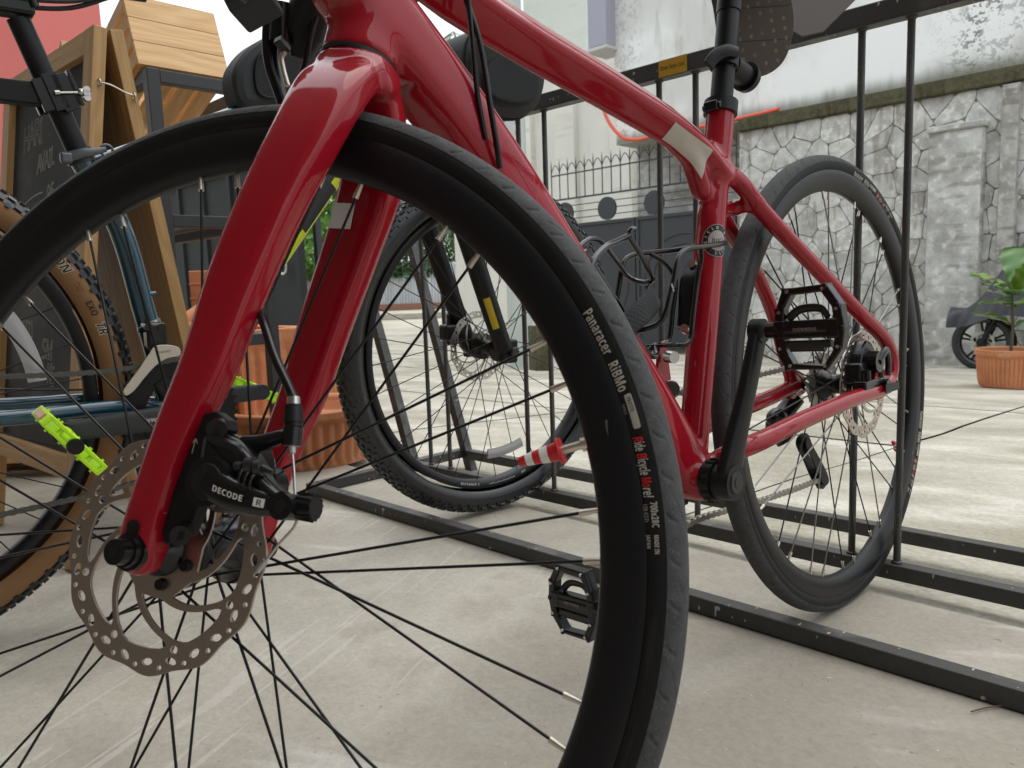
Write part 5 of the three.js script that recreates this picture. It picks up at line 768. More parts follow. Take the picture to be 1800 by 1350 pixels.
{ // cables and cockpit
  obj('brake_hose', tube([[0.745, 0.47, 0.030], [0.728, 0.395, 0.034], [0.718, 0.360, 0.036], [0.711, 0.315, 0.035], [0.7055, 0.280, 0.034], [0.700, 0.262, 0.030]].map((p) => bl(...p)), 0.0026, 10, 40), M.gloss, red);
  obj('gear_cable', tube([[0.728, 0.47, 0.034], [0.727, 0.40, 0.036], [0.7235, 0.357, 0.034], [0.719, 0.32, 0.030], [0.712, 0.285, 0.028]].map((p) => bl(...p)), 0.0022, 10, 40), M.gloss, red);
  const hb = part('handlebar', red);
  obj('bar_end', mg(cyl(wl(-0.156, 0.795, -0.74), wl(-0.184, 0.752, -0.772), 0.019, 0.021, 24), cyl(wl(-0.184, 0.752, -0.772), wl(-0.192, 0.728, -0.778), 0.021, 0.010, 24)), M.satin, hb);
  obj('brake_lever', sweep(curve([wl(-0.212, 0.776, -0.772), wl(-0.2185, 0.744, -0.774), wl(-0.219, 0.722, -0.773), wl(-0.2125, 0.695, -0.771), wl(-0.205, 0.668, -0.768)], 24), (t) => [lerp(0.0095, 0.0055, t), 0.0055], 14), M.gloss, hb);
  obj('lever_bracket', mg(sweep([wl(-0.20, 0.772, -0.765), wl(-0.205, 0.738, -0.765)], [0.013, 0.011], 14), box(0.014, 0.007, 0.008, ...wl(-0.1955, 0.7255, -0.73).toArray(), 0.001, [0.2, 0.4, 0.5])), M.gloss, hb);
  obj('lever_link', mg(tube([wl(-0.194, 0.7215, -0.733), wl(-0.198, 0.716, -0.733), wl(-0.197, 0.705, -0.732), wl(-0.1935, 0.690, -0.730)], 0.0026, 8, 16)), M.brass, hb);
  obj('cable_housing', tube([wl(-0.150, 0.80, -0.74), wl(-0.163, 0.765, -0.748), wl(-0.174, 0.742, -0.75), wl(-0.1805, 0.716, -0.75), wl(-0.1865, 0.698, -0.75), wl(-0.192, 0.67, -0.75)], 0.0032, 10, 40), M.gloss, hb);
  const ht = part('headlight', red); const X = V(0.9, 0.43, 0.0).normalize(), Y = V(-0.56, 0.82, -0.12).normalize(); const Z = X.clone().cross(Y).normalize(); Y.copy(Z).cross(X).normalize(); const m = inv.clone().multiply(new THREE.Matrix4().makeBasis(X, Y, Z).setPosition(V(-0.2035, 0.7500, -0.652))); m.decompose(ht.position, ht.quaternion, ht.scale);
  obj('housing', mg(box(0.034, 0.070, 0.040, 0, 0.008, -0.002, 0.003), ...[-0.018, -0.008, 0.002, 0.012].map((y) => box(0.030, 0.0016, 0.0014, 0, y, 0.0186, 0.0004)), box(0.012, 0.03, 0.03, 0.022, 0.0, -0.006, 0.004)), M.fabricSmooth, ht);
  const lt = canvasTex(256, 64, (g) => { g.clearRect(0, 0, 256, 64); g.fillStyle = 'rgba(150,145,140,0.8)'; g.font = '40px sans-serif'; g.fillText('ROCKBROS', 10, 46, 236); }); const lp = obj('light_print', new THREE.PlaneGeometry(0.020, 0.005), std({ map: lt, transparent: true }), ht); lp.position.set(-0.004, -0.022, 0.0195); lp.rotation.z = -1.2;
}
// ---------- teal mountain bike, front wheel in the rack ----------
const teal = new THREE.Group(); teal.name = 'teal_mountain_bike'; scene.add(teal);
tag(teal, 'dark teal mountain bike with lime pedals and a tan-walled rear tyre', 'bicycle');
{
  const Z = V(0.61769, -0.05996, 0.78413).normalize(), X = V(0.78555, 0, -0.6188).normalize(), Y = Z.clone().cross(X).normalize(), R = 0.367;
  teal.quaternion.setFromRotationMatrix(new THREE.Matrix4().makeBasis(X, Y, Z)); teal.position.set(-0.90086, 0.37, -1.01475).addScaledVector(Y, -R); teal.updateMatrixWorld(true);
  const t = (x, y, l = 0) => V(x, y + R, l);
  const tyreWheel = (w, tan, ri, printed) => {
    const rc = 0.3395, rt = 0.0265, prof = []; for (let k = 0; k <= 30; k++) { const f = lerp(-2.45, 2.45, k / 30); prof.push([rc + rt * Math.cos(f), rt * 1.02 * Math.sin(f)]); }
    if (tan) {
      const ctr = prof.filter((p) => p[0] > rc + rt * 0.30), l = prof.filter((p, i) => i < 15 && p[0] <= rc + rt * 0.45), r = prof.filter((p, i) => i >= 15 && p[0] <= rc + rt * 0.45);
      obj('tyre_tread', latheZ(ctr.map((p) => [p[0] + 0.0006, p[1] * 1.01]), 180), M.rubberMtb, w); obj('tyre_sidewall', mg(latheZ(l, 180), latheZ(r, 180)), M.tan, w);
    } else obj('tyre', latheZ(prof, 180), M.rubberMtb, w);
    const kn = [], N = 84; for (let i = 0; i < N; i++) for (const [f, dx, ln, wd] of [[0, 0, 0.010, 0.008], [0.30, 0.5, 0.008, 0.007], [-0.30, 0.5, 0.008, 0.007], [0.62, 0, 0.011, 0.006], [-0.62, 0, 0.011, 0.006], [0.93, 0.5, 0.011, 0.007], [-0.93, 0.5, 0.011, 0.007], [1.16, 0, 0.006, 0.006], [-1.16, 0, 0.006, 0.006]]) {
      const a = ((i + dx) / N) * 2 * PI, r = rc + (rt + 0.0012) * Math.cos(f), z = (rt + 0.0012) * 1.02 * Math.sin(f), g = new THREE.BoxGeometry(0.0036, ln, wd); g.rotateY(-f); g.translate(r, 0, z); g.rotateZ(a); kn.push(g);
    }
    const k = obj('tread_knobs', mg(...kn), M.rubberMtb, w); k.userData.kind = 'stuff';
    obj('rim', latheZ([[0.3125, -0.0135], [0.3125, -0.0155], [0.306, -0.0160], [0.299, -0.0140], [ri + 0.0015, -0.009], [ri, 0], [ri + 0.0015, 0.009], [0.299, 0.0140], [0.306, 0.0160], [0.3125, 0.0155], [0.3125, 0.0135]].reverse(), 160), M.rim, w);
    obj('hub', latheZ([[0, -0.055], [0.01, -0.055], [0.011, -0.045], [0.018, -0.043], [0.018, -0.034], [0.029, -0.031], [0.029, -0.026], [0.016, -0.020], [0.0145, 0], [0.016, 0.022], [0.028, 0.028], [0.028, 0.032], [0.014, 0.037], [0.012, 0.052], [0, 0.052]].reverse(), 30), M.gloss, w);
    const sg = new THREE.CylinderGeometry(0.0010, 0.0010, 1, 6), n = 32; for (let i = 0; i < n; i++) { const ra = ((i + 0.25) / n) * 2 * PI, s = i % 2 ? 1 : -1, d = Math.floor(i / 2) % 2 ? 1 : -1, ha = ra + d * 1.05, a = V(0.025 * Math.cos(ha), 0.025 * Math.sin(ha), s * 0.0295), b = V((ri + 0.002) * Math.cos(ra), (ri + 0.002) * Math.sin(ra), s * 0.003), v = b.clone().sub(a), L = v.length(); v.normalize(); const o = obj('spoke', sg, M.spoke, w); o.scale.set(1, L, 1); o.position.copy(a).addScaledVector(v, L / 2); o.quaternion.setFromUnitVectors(V(0, 1, 0), v); }
    const rot = obj('brake_rotor', wheelKit.rotor, M.steel, w); rot.position.z = -0.042; rot.rotation.z = 0.8;
  };
  const reflect = (w, ang, len, r0, r1) => obj('wheel_reflector', mg(heightGrid(14, 4, (u, v) => { const a = ang + (u - 0.5) * len, r = lerp(r0, r1, v); return [r * Math.cos(a), r * Math.sin(a), 0.014 - 0.004 * Math.abs(v - 0.5)]; }), heightGrid(14, 1, (u, v) => { const a = ang + (u - 0.5) * len, r = lerp(r0, r1, v); return [r * Math.cos(a), r * Math.sin(a), 0.0085]; })), M.reflector, w);
  const rw = part('rear_wheel', teal); rw.position.copy(t(0, 0)); tyreWheel(rw, true, 0.2935); reflect(rw, 0.33, 0.50, 0.222, 0.2465);
  const fw = part('front_wheel', teal); fw.position.copy(t(1.0915, 0.0016)); tyreWheel(fw, false, 0.2945); reflect(fw, -1.44, 0.42, 0.226, 0.247);
  // tan wall lettering and front rim decals
  const tx = canvasTex(1024, 128, (g, w, h) => { g.clearRect(0, 0, w, h); g.lineJoin = 'round'; const out = (s, x, size, wd) => { g.font = `italic bold ${size}px sans-serif`; g.strokeStyle = '#b9ab98'; g.lineWidth = 13; g.strokeText(s, x, 100, wd); g.fillStyle = '#0e0c0c'; g.fillText(s, x, 100, wd); }; out('IKON', 10, 112, 270); g.fillStyle = '#4a2a12'; g.font = '26px sans-serif'; g.fillText('29x2.20', 390, 60); g.fillText('57-622', 395, 92); g.font = 'bold 80px sans-serif'; g.fillStyle = '#0e0c0c'; g.fillText('EXO', 580, 96, 150); out('TR', 790, 104, 150); });
  obj('tyre_print', heightGrid(60, 4, (u, v) => { const a = lerp(0.70, 0.20, u), f = lerp(2.05, 1.24, v), r = 0.3395 + 0.0269 * Math.cos(f); return [r * Math.cos(a), r * Math.sin(a), 0.0275 * Math.sin(f), u, v]; }), std({ map: tx, transparent: true, roughness: 0.6 }), rw);
  const rx = canvasTex(1024, 64, (g, w, h) => { g.clearRect(0, 0, w, h); g.fillStyle = 'rgba(190,192,195,0.8)'; g.font = 'bold 54px sans-serif'; g.save(); g.fillText('ROMET', 60, 52, 240); g.fillText('W', 640, 52); g.restore(); for (let i = 0; i < 14; i++) g.fillRect(330 + i * 18, 14 + (i % 3) * 6, 10, 20); });
  obj('rim_print', heightGrid(50, 3, (u, v) => { const a = lerp(-1.95, -0.95, u), r = lerp(0.2985, 0.3085, v); return [r * Math.cos(a), r * Math.sin(a), 0.0163 - 0.0015 * (1 - v), u, v]; }), std({ map: rx, transparent: true, roughness: 0.5 }), fw);
  // frame
  const L = V(0, 0, 1), bb = [0.427, -0.05];
  obj('frame', mg(sweep(curve([t(0.42, -0.045), t(0.392, 0.115), t(0.366, 0.247), t(0.322, 0.345)], 20), [0.0172, 0.0172], 22, L),
    sweep(curve([t(0.325, 0.325), t(0.50, 0.402), t(0.70, 0.490), t(0.836, 0.552)], 16), [0.019, 0.021], 18, L),
    ...[1, -1].map((s) => sweep(curve([t(0.40, -0.043, 0.024 * s), t(0.345, -0.030, 0.040 * s), t(0.178, -0.023, 0.058 * s), t(0.0, -0.004, 0.068 * s)], 20), (q) => [0.0095, lerp(0.0135, 0.0105, q)], 14, L)),
    ...[1, -1].map((s) => sweep(curve([t(0.338, 0.312, 0.012 * s), t(0.29, 0.275, 0.035 * s), t(0.12, 0.115, 0.058 * s), t(0.0, 0.004, 0.068 * s)], 18), [0.0085, 0.0085], 12, L)), cyl(t(...bb, 0.036), t(...bb, -0.036), 0.022, 0.022, 24), box(0.05, 0.05, 0.006, 0.0, R, 0.068, 0.002), box(0.05, 0.05, 0.006, 0.0, R, -0.068, 0.002), cyl(t(0.372, 0.205, 0), t(0.392, 0.2085, 0), 0.004, 0.004, 10), cyl(t(0.39, 0.14, 0), t(0.412, 0.143, 0), 0.004, 0.004, 10)), M.teal, teal);
  obj('down_tube', sweep(curve([t(0.425, -0.04), t(0.60, 0.190), t(0.70, 0.320), t(0.835, 0.492)], 20), [0.0245, 0.027], 24, L), M.fabricSmooth, teal);
  obj('neon_stripe', mg(...[[0.545, 0.598, 0.25, 1.40], [0.608, 0.650, 0.35, 1.40], [0.650, 0.704, 0.85, 1.42], [0.712, 0.77, 0.15, 1.40]].map(([x0, x1, f0, f1]) => heightGrid(10, 6, (u, v) => { const x = lerp(x0, x1, u), y = lerp(0.190, 0.492, (x - 0.60) / 0.235), f = lerp(f0, f1, v), nx = 0.785, ny = -0.62; return [x + nx * 0.0274 * Math.sin(f), y + R + ny * 0.0274 * Math.sin(f), 0.0249 * Math.cos(f)]; }))), M.neonPrint, teal);
  obj('head_tube', sweep([t(0.872, 0.478), t(0.826, 0.592)], [0.026, 0.026], 22, L), M.satin, teal);
  // suspension fork
  obj('fork', mg(...[1, -1].map((s) => sweep(curve([t(1.078, 0.004, 0.066 * s), t(1.05, 0.07, 0.066 * s), t(0.985, 0.235, 0.066 * s), t(0.952, 0.315, 0.066 * s)], 14), (q) => [lerp(0.0185, 0.0215, q)], 18, L)), sweep(curve([t(0.95, 0.352, 0.066), t(0.938, 0.375, 0.04), t(0.938, 0.375, -0.04), t(0.95, 0.352, -0.066)], 16), [0.014, 0.010], 12), box(0.04, 0.05, 0.02, 1.088, 0.0 + R, 0.066, 0.005), box(0.04, 0.05, 0.02, 1.088, 0.0 + R, -0.066, 0.005)), M.satin, teal);
  obj('stanchion', mg(...[1, -1].map((s) => cyl(t(0.955, 0.308, 0.066 * s), t(0.888, 0.468, 0.066 * s), 0.0165, 0.0165, 18))), M.satin, teal); obj('fork_crown', sweep([t(0.882, 0.476, 0.088), t(0.876, 0.486, 0.03), t(0.876, 0.486, -0.03), t(0.882, 0.476, -0.088)], [0.03, 0.022], 16), M.satin, teal);
  const fy = obj('fork_label', heightGrid(8, 8, (u, v) => { const c = t(1.0550, 0.056, 0.066).lerp(t(1.030, 0.120, 0.066), v), a = lerp(-0.95, -0.25, u); return [c.x + 0.0199 * Math.sin(a), c.y + 0.0076 * Math.sin(a), c.z + 0.0199 * Math.cos(a)]; }), std({ color: lin(0.50, 0.36, 0.01), roughness: 0.5 }), teal);
  obj('front_caliper', mg(box(0.055, 0.035, 0.03, 1.03, 0.035 + R, -0.058, 0.006), box(0.03, 0.07, 0.014, 1.04, 0.04 + R, -0.07, 0.004)), M.gloss, teal); obj('front_axle', mg(cyl(t(1.0915, 0, 0.06), t(1.0915, 0, 0.084), 0.008, 0.0075, 16), cyl(t(1.0915, 0, 0.084), t(1.0915, 0, 0.088), 0.011, 0.009, 16)), M.darkSteel, teal);
  // seat post, clamp, carrier, saddle
  const pd = V(0.285 - 0.322, 0.455 - 0.345, 0).normalize(), pa = (q) => t(0.322, 0.345).addScaledVector(pd, q);
  obj('seat_post', sweep([pa(-0.04), pa(0.10), pa(0.2)], [0.0155, 0.0155], 24, L), M.satin, teal);
  const sc = obj('seat_clamp', sweep([pa(-0.004), pa(-0.002), pa(0.014), pa(0.016)], [0.0205, 0.0205], 26, L), M.darkSteel, teal); obj('quick_release_lever', mg(sweep(curve([t(0.302, 0.347, 0.022), t(0.322, 0.354, 0.026), t(0.338, 0.357, 0.025), t(0.352, 0.362, 0.022)], 16), (q) => [lerp(0.0075, 0.004, q), 0.0028], 12, V(0, 1, 0)), new THREE.TorusGeometry(0.0085, 0.0022, 8, 20).translate(0.353, 0.3595 + R, 0.022), box(0.016, 0.016, 0.014, 0.298, 0.345 + R, 0.022, 0.004)), std({ color: lin(0.10, 0.11, 0.12), roughness: 0.4, metalness: 0.4 }), sc);
  const ca = part('seat_post_carrier', teal); obj('beam', mg(box(0.28, 0.031, 0.034, 0.148, 0.4335 + R, 0, 0.003)), M.satin, ca); obj('red_edge', box(0.2, 0.003, 0.034, 0.1, 0.4515 + R, 0, 0.001), M.redPlastic, ca);
  obj('clamp_jaw', mg(...[-1, 1].map((s) => box(0.02, 0.052, 0.008, 0.299 + 0.006 * s, 0.437 + R, 0.022 * 1, 0.001, [0, 0, 0.32])), box(0.046, 0.046, 0.008, 0.292, 0.436 + R, 0.018, 0.001, [0, 0, 0.32]), box(0.005, 0.05, 0.03, 0.318, 0.445 + R, 0.012, 0.001, [0, 0, 0.32]), box(0.046, 0.046, 0.012, 0.29, 0.436 + R, -0.018, 0.002, [0, 0, 0.32])), M.gloss, ca);
  obj('clamp_screw', mg(cyl(t(0.292, 0.434, 0.031), t(0.322, 0.438, 0.031), 0.0018, 0.0018, 8), cyl(t(0.290, 0.434, 0.031), t(0.296, 0.435, 0.031), 0.0036, 0.0036, 10), ...[0, 1, 2].map((i) => cyl(t(0.331, 0.431 + i * 0.006, 0.026), t(0.331, 0.431 + i * 0.006, 0.036), 0.0046, 0.0046, 12)), sphere(0.005, 0.324, 0.4385 + R, 0.031)), M.steel, ca);
  const sd = part('saddle', teal); obj('shell', sweep(curve([t(0.43, 0.605), t(0.33, 0.602), t(0.24, 0.605), t(0.15, 0.615)], 16), (q) => [lerp(0.018, 0.07, q), 0.017], 16, L), M.fabricSmooth, sd); obj('rail_clamp', mg(box(0.052, 0.022, 0.044, 0.252, 0.548 + R, 0, 0.006), box(0.03, 0.02, 0.02, 0.262, 0.565 + R, 0.014, 0.004), cyl(t(0.278, 0.548, 0.022), t(0.268, 0.578, 0.022), 0.006, 0.006, 12)), M.gloss, sd); for (const s of [1, -1]) obj('rail', tube([t(0.40, 0.598, 0.012 * s), t(0.32, 0.564, 0.022 * s), t(0.22, 0.562, 0.022 * s), t(0.16, 0.60, 0.034 * s)], 0.0036, 8, 20), M.darkSteel, sd);
  // drivetrain
  const rs = new THREE.Shape(), nT = 42; for (let k = 0; k <= nT * 4; k++) { const a = (k / (nT * 4)) * 2 * PI, q = 0.0865 + (k % 4 === 1 || k % 4 === 2 ? 0.0034 : -0.002); k ? rs.lineTo(q * Math.cos(a), q * Math.sin(a)) : rs.moveTo(q * Math.cos(a), q * Math.sin(a)); } const hh = new THREE.Path(); hh.absarc(0, 0, 0.058, 0, 2 * PI, true); rs.holes.push(hh);
  obj('chainring', mg(new THREE.ExtrudeGeometry(rs, { depth: 0.002, bevelEnabled: false }).translate(bb[0], bb[1] + R, 0.046), ...[0, 1, 2, 3].map((i) => { const a = 0.5 + i * PI / 2; return bar(t(bb[0], bb[1], 0.052), t(bb[0] + 0.065 * Math.cos(a), bb[1] + 0.065 * Math.sin(a), 0.049), 0.006, 0.022, V(Math.sin(a), -Math.cos(a), 0)); })), M.satin, teal);
  for (const s of [1, -1]) {
    const e = [bb[0] - 0.178 * s, bb[1] + 0.001 - (s < 0 ? 0.004 : 0)], arm = obj('crank_arm', mg(sweep(curve([t(bb[0], bb[1], 0.062 * s), t(lerp(bb[0], e[0], 0.5), lerp(bb[1], e[1], 0.5), 0.072 * s), t(e[0], e[1], 0.080 * s)], 18), (q) => [lerp(0.010, 0.0075, q), lerp(0.020, 0.0145, q), 0.6], 18, L), cyl(t(bb[0], bb[1], 0.05 * s), t(bb[0], bb[1], 0.074 * s), 0.021, 0.020, 26), cyl(t(e[0], e[1], 0.072 * s), t(e[0], e[1], 0.088 * s), 0.0146, 0.0142, 22)), M.fabricSmooth, teal);
    if (s > 0) { const q = canvasTex(256, 64, (g) => { g.clearRect(0, 0, 256, 64); g.fillStyle = '#c4c0b8'; g.font = 'bold 44px sans-serif'; g.textAlign = 'center'; g.translate(128, 32); g.rotate(PI); g.fillText('SHIMANO', 0, 15, 240); }); const d = obj('crank_print', new THREE.PlaneGeometry(0.046, 0.0115), std({ map: q, transparent: true }), teal); d.position.copy(t(0.372, -0.048, 0.0795)); d.rotation.y = -0.08; }
    const p = part('pedal', teal); p.position.copy(t(e[0], e[1], 0.09 * s)); p.rotation.z = s > 0 ? -0.93 : -0.5; const z = (q) => q * s;
    obj('platform', mg(...[-1, 1].map((k) => box(0.098, 0.005, 0.006, 0, k * 0.0065, z(0.010), 0.001)), ...[-1, 1].map((k) => box(0.098, 0.005, 0.006, 0, k * 0.0065, z(0.092), 0.001)), ...[-1, 1].map((k) => box(0.007, 0.018, 0.088, k * 0.048, 0, z(0.051), 0.002)), ...[-0.026, 0.026].map((x) => box(0.006, 0.016, 0.084, x, 0, z(0.051), 0.002)), cyl(V(0, 0, z(0.006)), V(0, 0, z(0.097)), 0.0115, 0.0105, 18), ...[-0.040, -0.016, 0.016, 0.040].flatMap((x) => [0.012, 0.091].flatMap((q) => [-1, 1].map((k) => box(0.0030, 0.0042, 0.0030, x, k * 0.0098, z(q), 0.0008))))), M.neon, p);
    obj('end_cap', cyl(V(0, 0, z(0.096)), V(0, 0, z(0.101)), 0.0112, 0.0105, 24), M.satin, p); for (const k of [-1, 1]) obj('reflector', box(0.004, 0.010, 0.05, k * 0.0515, 0, z(0.051), 0.001), M.amber, p); obj('axle', cyl(V(0, 0, z(-0.012)), V(0, 0, z(0.008)), 0.0066, 0.0066, 12), M.satin, p);
  }
  const lg = mg(plate([[-0.0085, 0], [-0.0063, 0.0040], [0, 0.0028], [0.0063, 0.0040], [0.0085, 0], [0.0063, -0.0040], [0, -0.0028], [-0.0063, -0.0040]], 0.0012, 0.003, 0.0002), plate([[-0.0085, 0], [-0.0063, 0.0040], [0, 0.0028], [0.0063, 0.0040], [0.0085, 0], [0.0063, -0.0040], [0, -0.0028], [-0.0063, -0.0040]], 0.0012, -0.003, 0.0002), cyl(V(-0.00635, 0, -0.0042), V(-0.00635, 0, 0.0042), 0.0034, 0.0034, 10)), ch = part('chain', teal);
  const dark = std({ color: lin(0.10, 0.096, 0.088), roughness: 0.5, metalness: 0.5 });
  for (const pts of [[[0.43, 0.040], [0.33, 0.030], [0.18, 0.035], [0.04, 0.045]], [[0.44, -0.138], [0.30, -0.158], [0.166, -0.166], [0.06, -0.17]]]) { const c = new THREE.CatmullRomCurve3(pts.map((p) => t(p[0], p[1], 0.047))), n = Math.round(c.getLength() / 0.0127); for (let i = 0; i <= n; i++) { const a = c.getPointAt(i / n), d = c.getTangentAt(i / n), o = obj('link', lg, dark, ch); o.position.copy(a); o.rotation.z = Math.atan2(d.y, d.x); } }
  const fd = part('front_derailleur', teal); const ft = canvasTex(256, 64, (g) => { g.clearRect(0, 0, 256, 64); g.fillStyle = '#26211c'; g.font = 'italic 46px serif'; g.fillText('Tourney', 20, 46, 210); });
  obj('mech_body', mg(box(0.03, 0.042, 0.03, 0.398, 0.078 + R, 0.032, 0.006), cyl(t(0.385, 0.094, 0.03), t(0.385, 0.094, 0.05), 0.007, 0.006, 14), cyl(t(0.405, 0.092, 0.03), t(0.405, 0.092, 0.05), 0.006, 0.006, 14), cyl(t(0.375, 0.088, 0.022), t(0.412, 0.088, 0.022), 0.005, 0.005, 10)), M.gloss, fd);
  obj('cage_plate', plate([[0.382, 0.054], [0.390, 0.064], [0.412, 0.064], [0.426, 0.058], [0.426, 0.047], [0.408, 0.044], [0.392, 0.036], [0.371, 0.016], [0.354, -0.003], [0.343, -0.009], [0.339, -0.003], [0.350, 0.013], [0.364, 0.030], [0.374, 0.044]].map(([x, y]) => [x, y + R]), 0.003, 0.0585, 0.0008, [], 70), std({ color: lin(0.52, 0.47, 0.40), roughness: 0.4, metalness: 0.2 }), fd); obj('clamp_band', sweep([t(0.400, 0.082), t(0.3965, 0.100)], [0.0185, 0.0185], 22, L), M.steel, fd);
  const fp = obj('mech_print', new THREE.PlaneGeometry(0.032, 0.008), std({ map: ft, transparent: true }), fd); fp.position.copy(t(0.403, 0.0545, 0.0604)); fp.rotation.z = 0.05;
  obj('cable', mg(tube([t(0.39, 0.09, 0.03), t(0.372, 0.2, 0.02), t(0.335, 0.31, 0.02)], 0.0012, 6, 14), tube([t(0.0, 0.03, -0.055), t(0.2, 0.0, -0.06), t(0.40, -0.02, -0.04)], 0.0018, 6, 14)), M.gloss, teal);
  // cockpit
  obj('handlebar', mg(tube([t(0.86, 0.66, -0.33), t(0.87, 0.665, -0.1), t(0.87, 0.665, 0.1), t(0.86, 0.66, 0.33)], 0.0125, 12, 20), sweep([t(0.824, 0.600), t(0.818, 0.640), t(0.868, 0.662)], [0.018, 0.016], 14)), M.satin, teal);
  const hbg = new THREE.Group(); hbg.name = numbered('handlebar_bag'); scene.add(hbg); tag(hbg, 'rounded black handlebar bag in front of the teal bicycle stem', 'bag');
  const fg = new THREE.Group(); fg.name = numbered('frame_bag'); scene.add(fg); tag(fg, 'black moulded bag with quilted panel on the teal top tube', 'bag');
  for (const g of [hbg, fg]) { g.quaternion.copy(teal.quaternion); g.position.copy(teal.position); }
  obj('body', mg(sweep(curve([t(1.05, 0.548, -0.14), t(1.05, 0.55, -0.12), t(1.05, 0.552, 0.0), t(1.05, 0.55, 0.10), t(1.048, 0.545, 0.125)], 20), (q) => { const k = Math.sqrt(clamp(1 - Math.pow(Math.abs(q - 0.5) * 2, 8))) * 0.25 + 0.75; return [0.082 * k, 0.088 * k, 0.75]; }, 30, V(0, 1, 0))), M.fabricSmooth, hbg);
  obj('piping', mg(...[0.09, -0.1].map((z) => { const pts = []; for (let i = 0; i <= 48; i++) { const a = (i / 48) * 2 * PI, e = 0.75, c = Math.cos(a), s = Math.sin(a); pts.push(t(1.05 - 0.0885 * Math.sign(s) * Math.abs(s) ** e, 0.55 + 0.0835 * Math.sign(c) * Math.abs(c) ** e, z)); } return tube(pts, 0.0028, 6); })), M.fabric, hbg); obj('strap_tab', mg(box(0.012, 0.03, 0.03, 1.142, 0.575 + R, 0.04, 0.003), new THREE.TorusGeometry(0.012, 0.003, 6, 16).rotateY(0.6).translate(1.142, 0.60 + R, 0.06)), M.satin, hbg); obj('pocket', plate([[1.0, 0.50], [1.10, 0.50], [1.118, 0.535], [1.09, 0.575], [1.02, 0.575], [0.985, 0.54]].map(([x, y]) => [x, y + R]), 0.014, 0.122, 0.004, [], 40), M.fabric, hbg);
  obj('body', mg(plate([[0.548, 0.492], [0.556, 0.450], [0.575, 0.442], [0.66, 0.470], [0.755, 0.505], [0.762, 0.545], [0.735, 0.585], [0.66, 0.578], [0.60, 0.556], [0.565, 0.525]].map(([x, y]) => [x, y + R]), 0.075, 0.0, 0.014, [], 90)), M.fabricSmooth, fg);
  const panel = [[0.586, 0.520], [0.584, 0.470], [0.60, 0.462], [0.70, 0.497], [0.715, 0.545], [0.69, 0.560], [0.62, 0.544]].map(([x, y]) => [x, y + R]); obj('quilted_panel', plate(panel, 0.006, 0.0385, 0.002, [], 60), M.fabric, fg); obj('panel_piping', tube(new THREE.CatmullRomCurve3(panel.map((p) => V(p[0], p[1], 0.041)), true).getPoints(80), 0.0025, 6), M.satin, fg);
  obj('zip', tube([t(0.556, 0.500, 0.030), t(0.60, 0.548, 0.030), t(0.66, 0.572, 0.030), t(0.735, 0.580, 0.030)], 0.003, 6, 30), M.satin, fg);
}
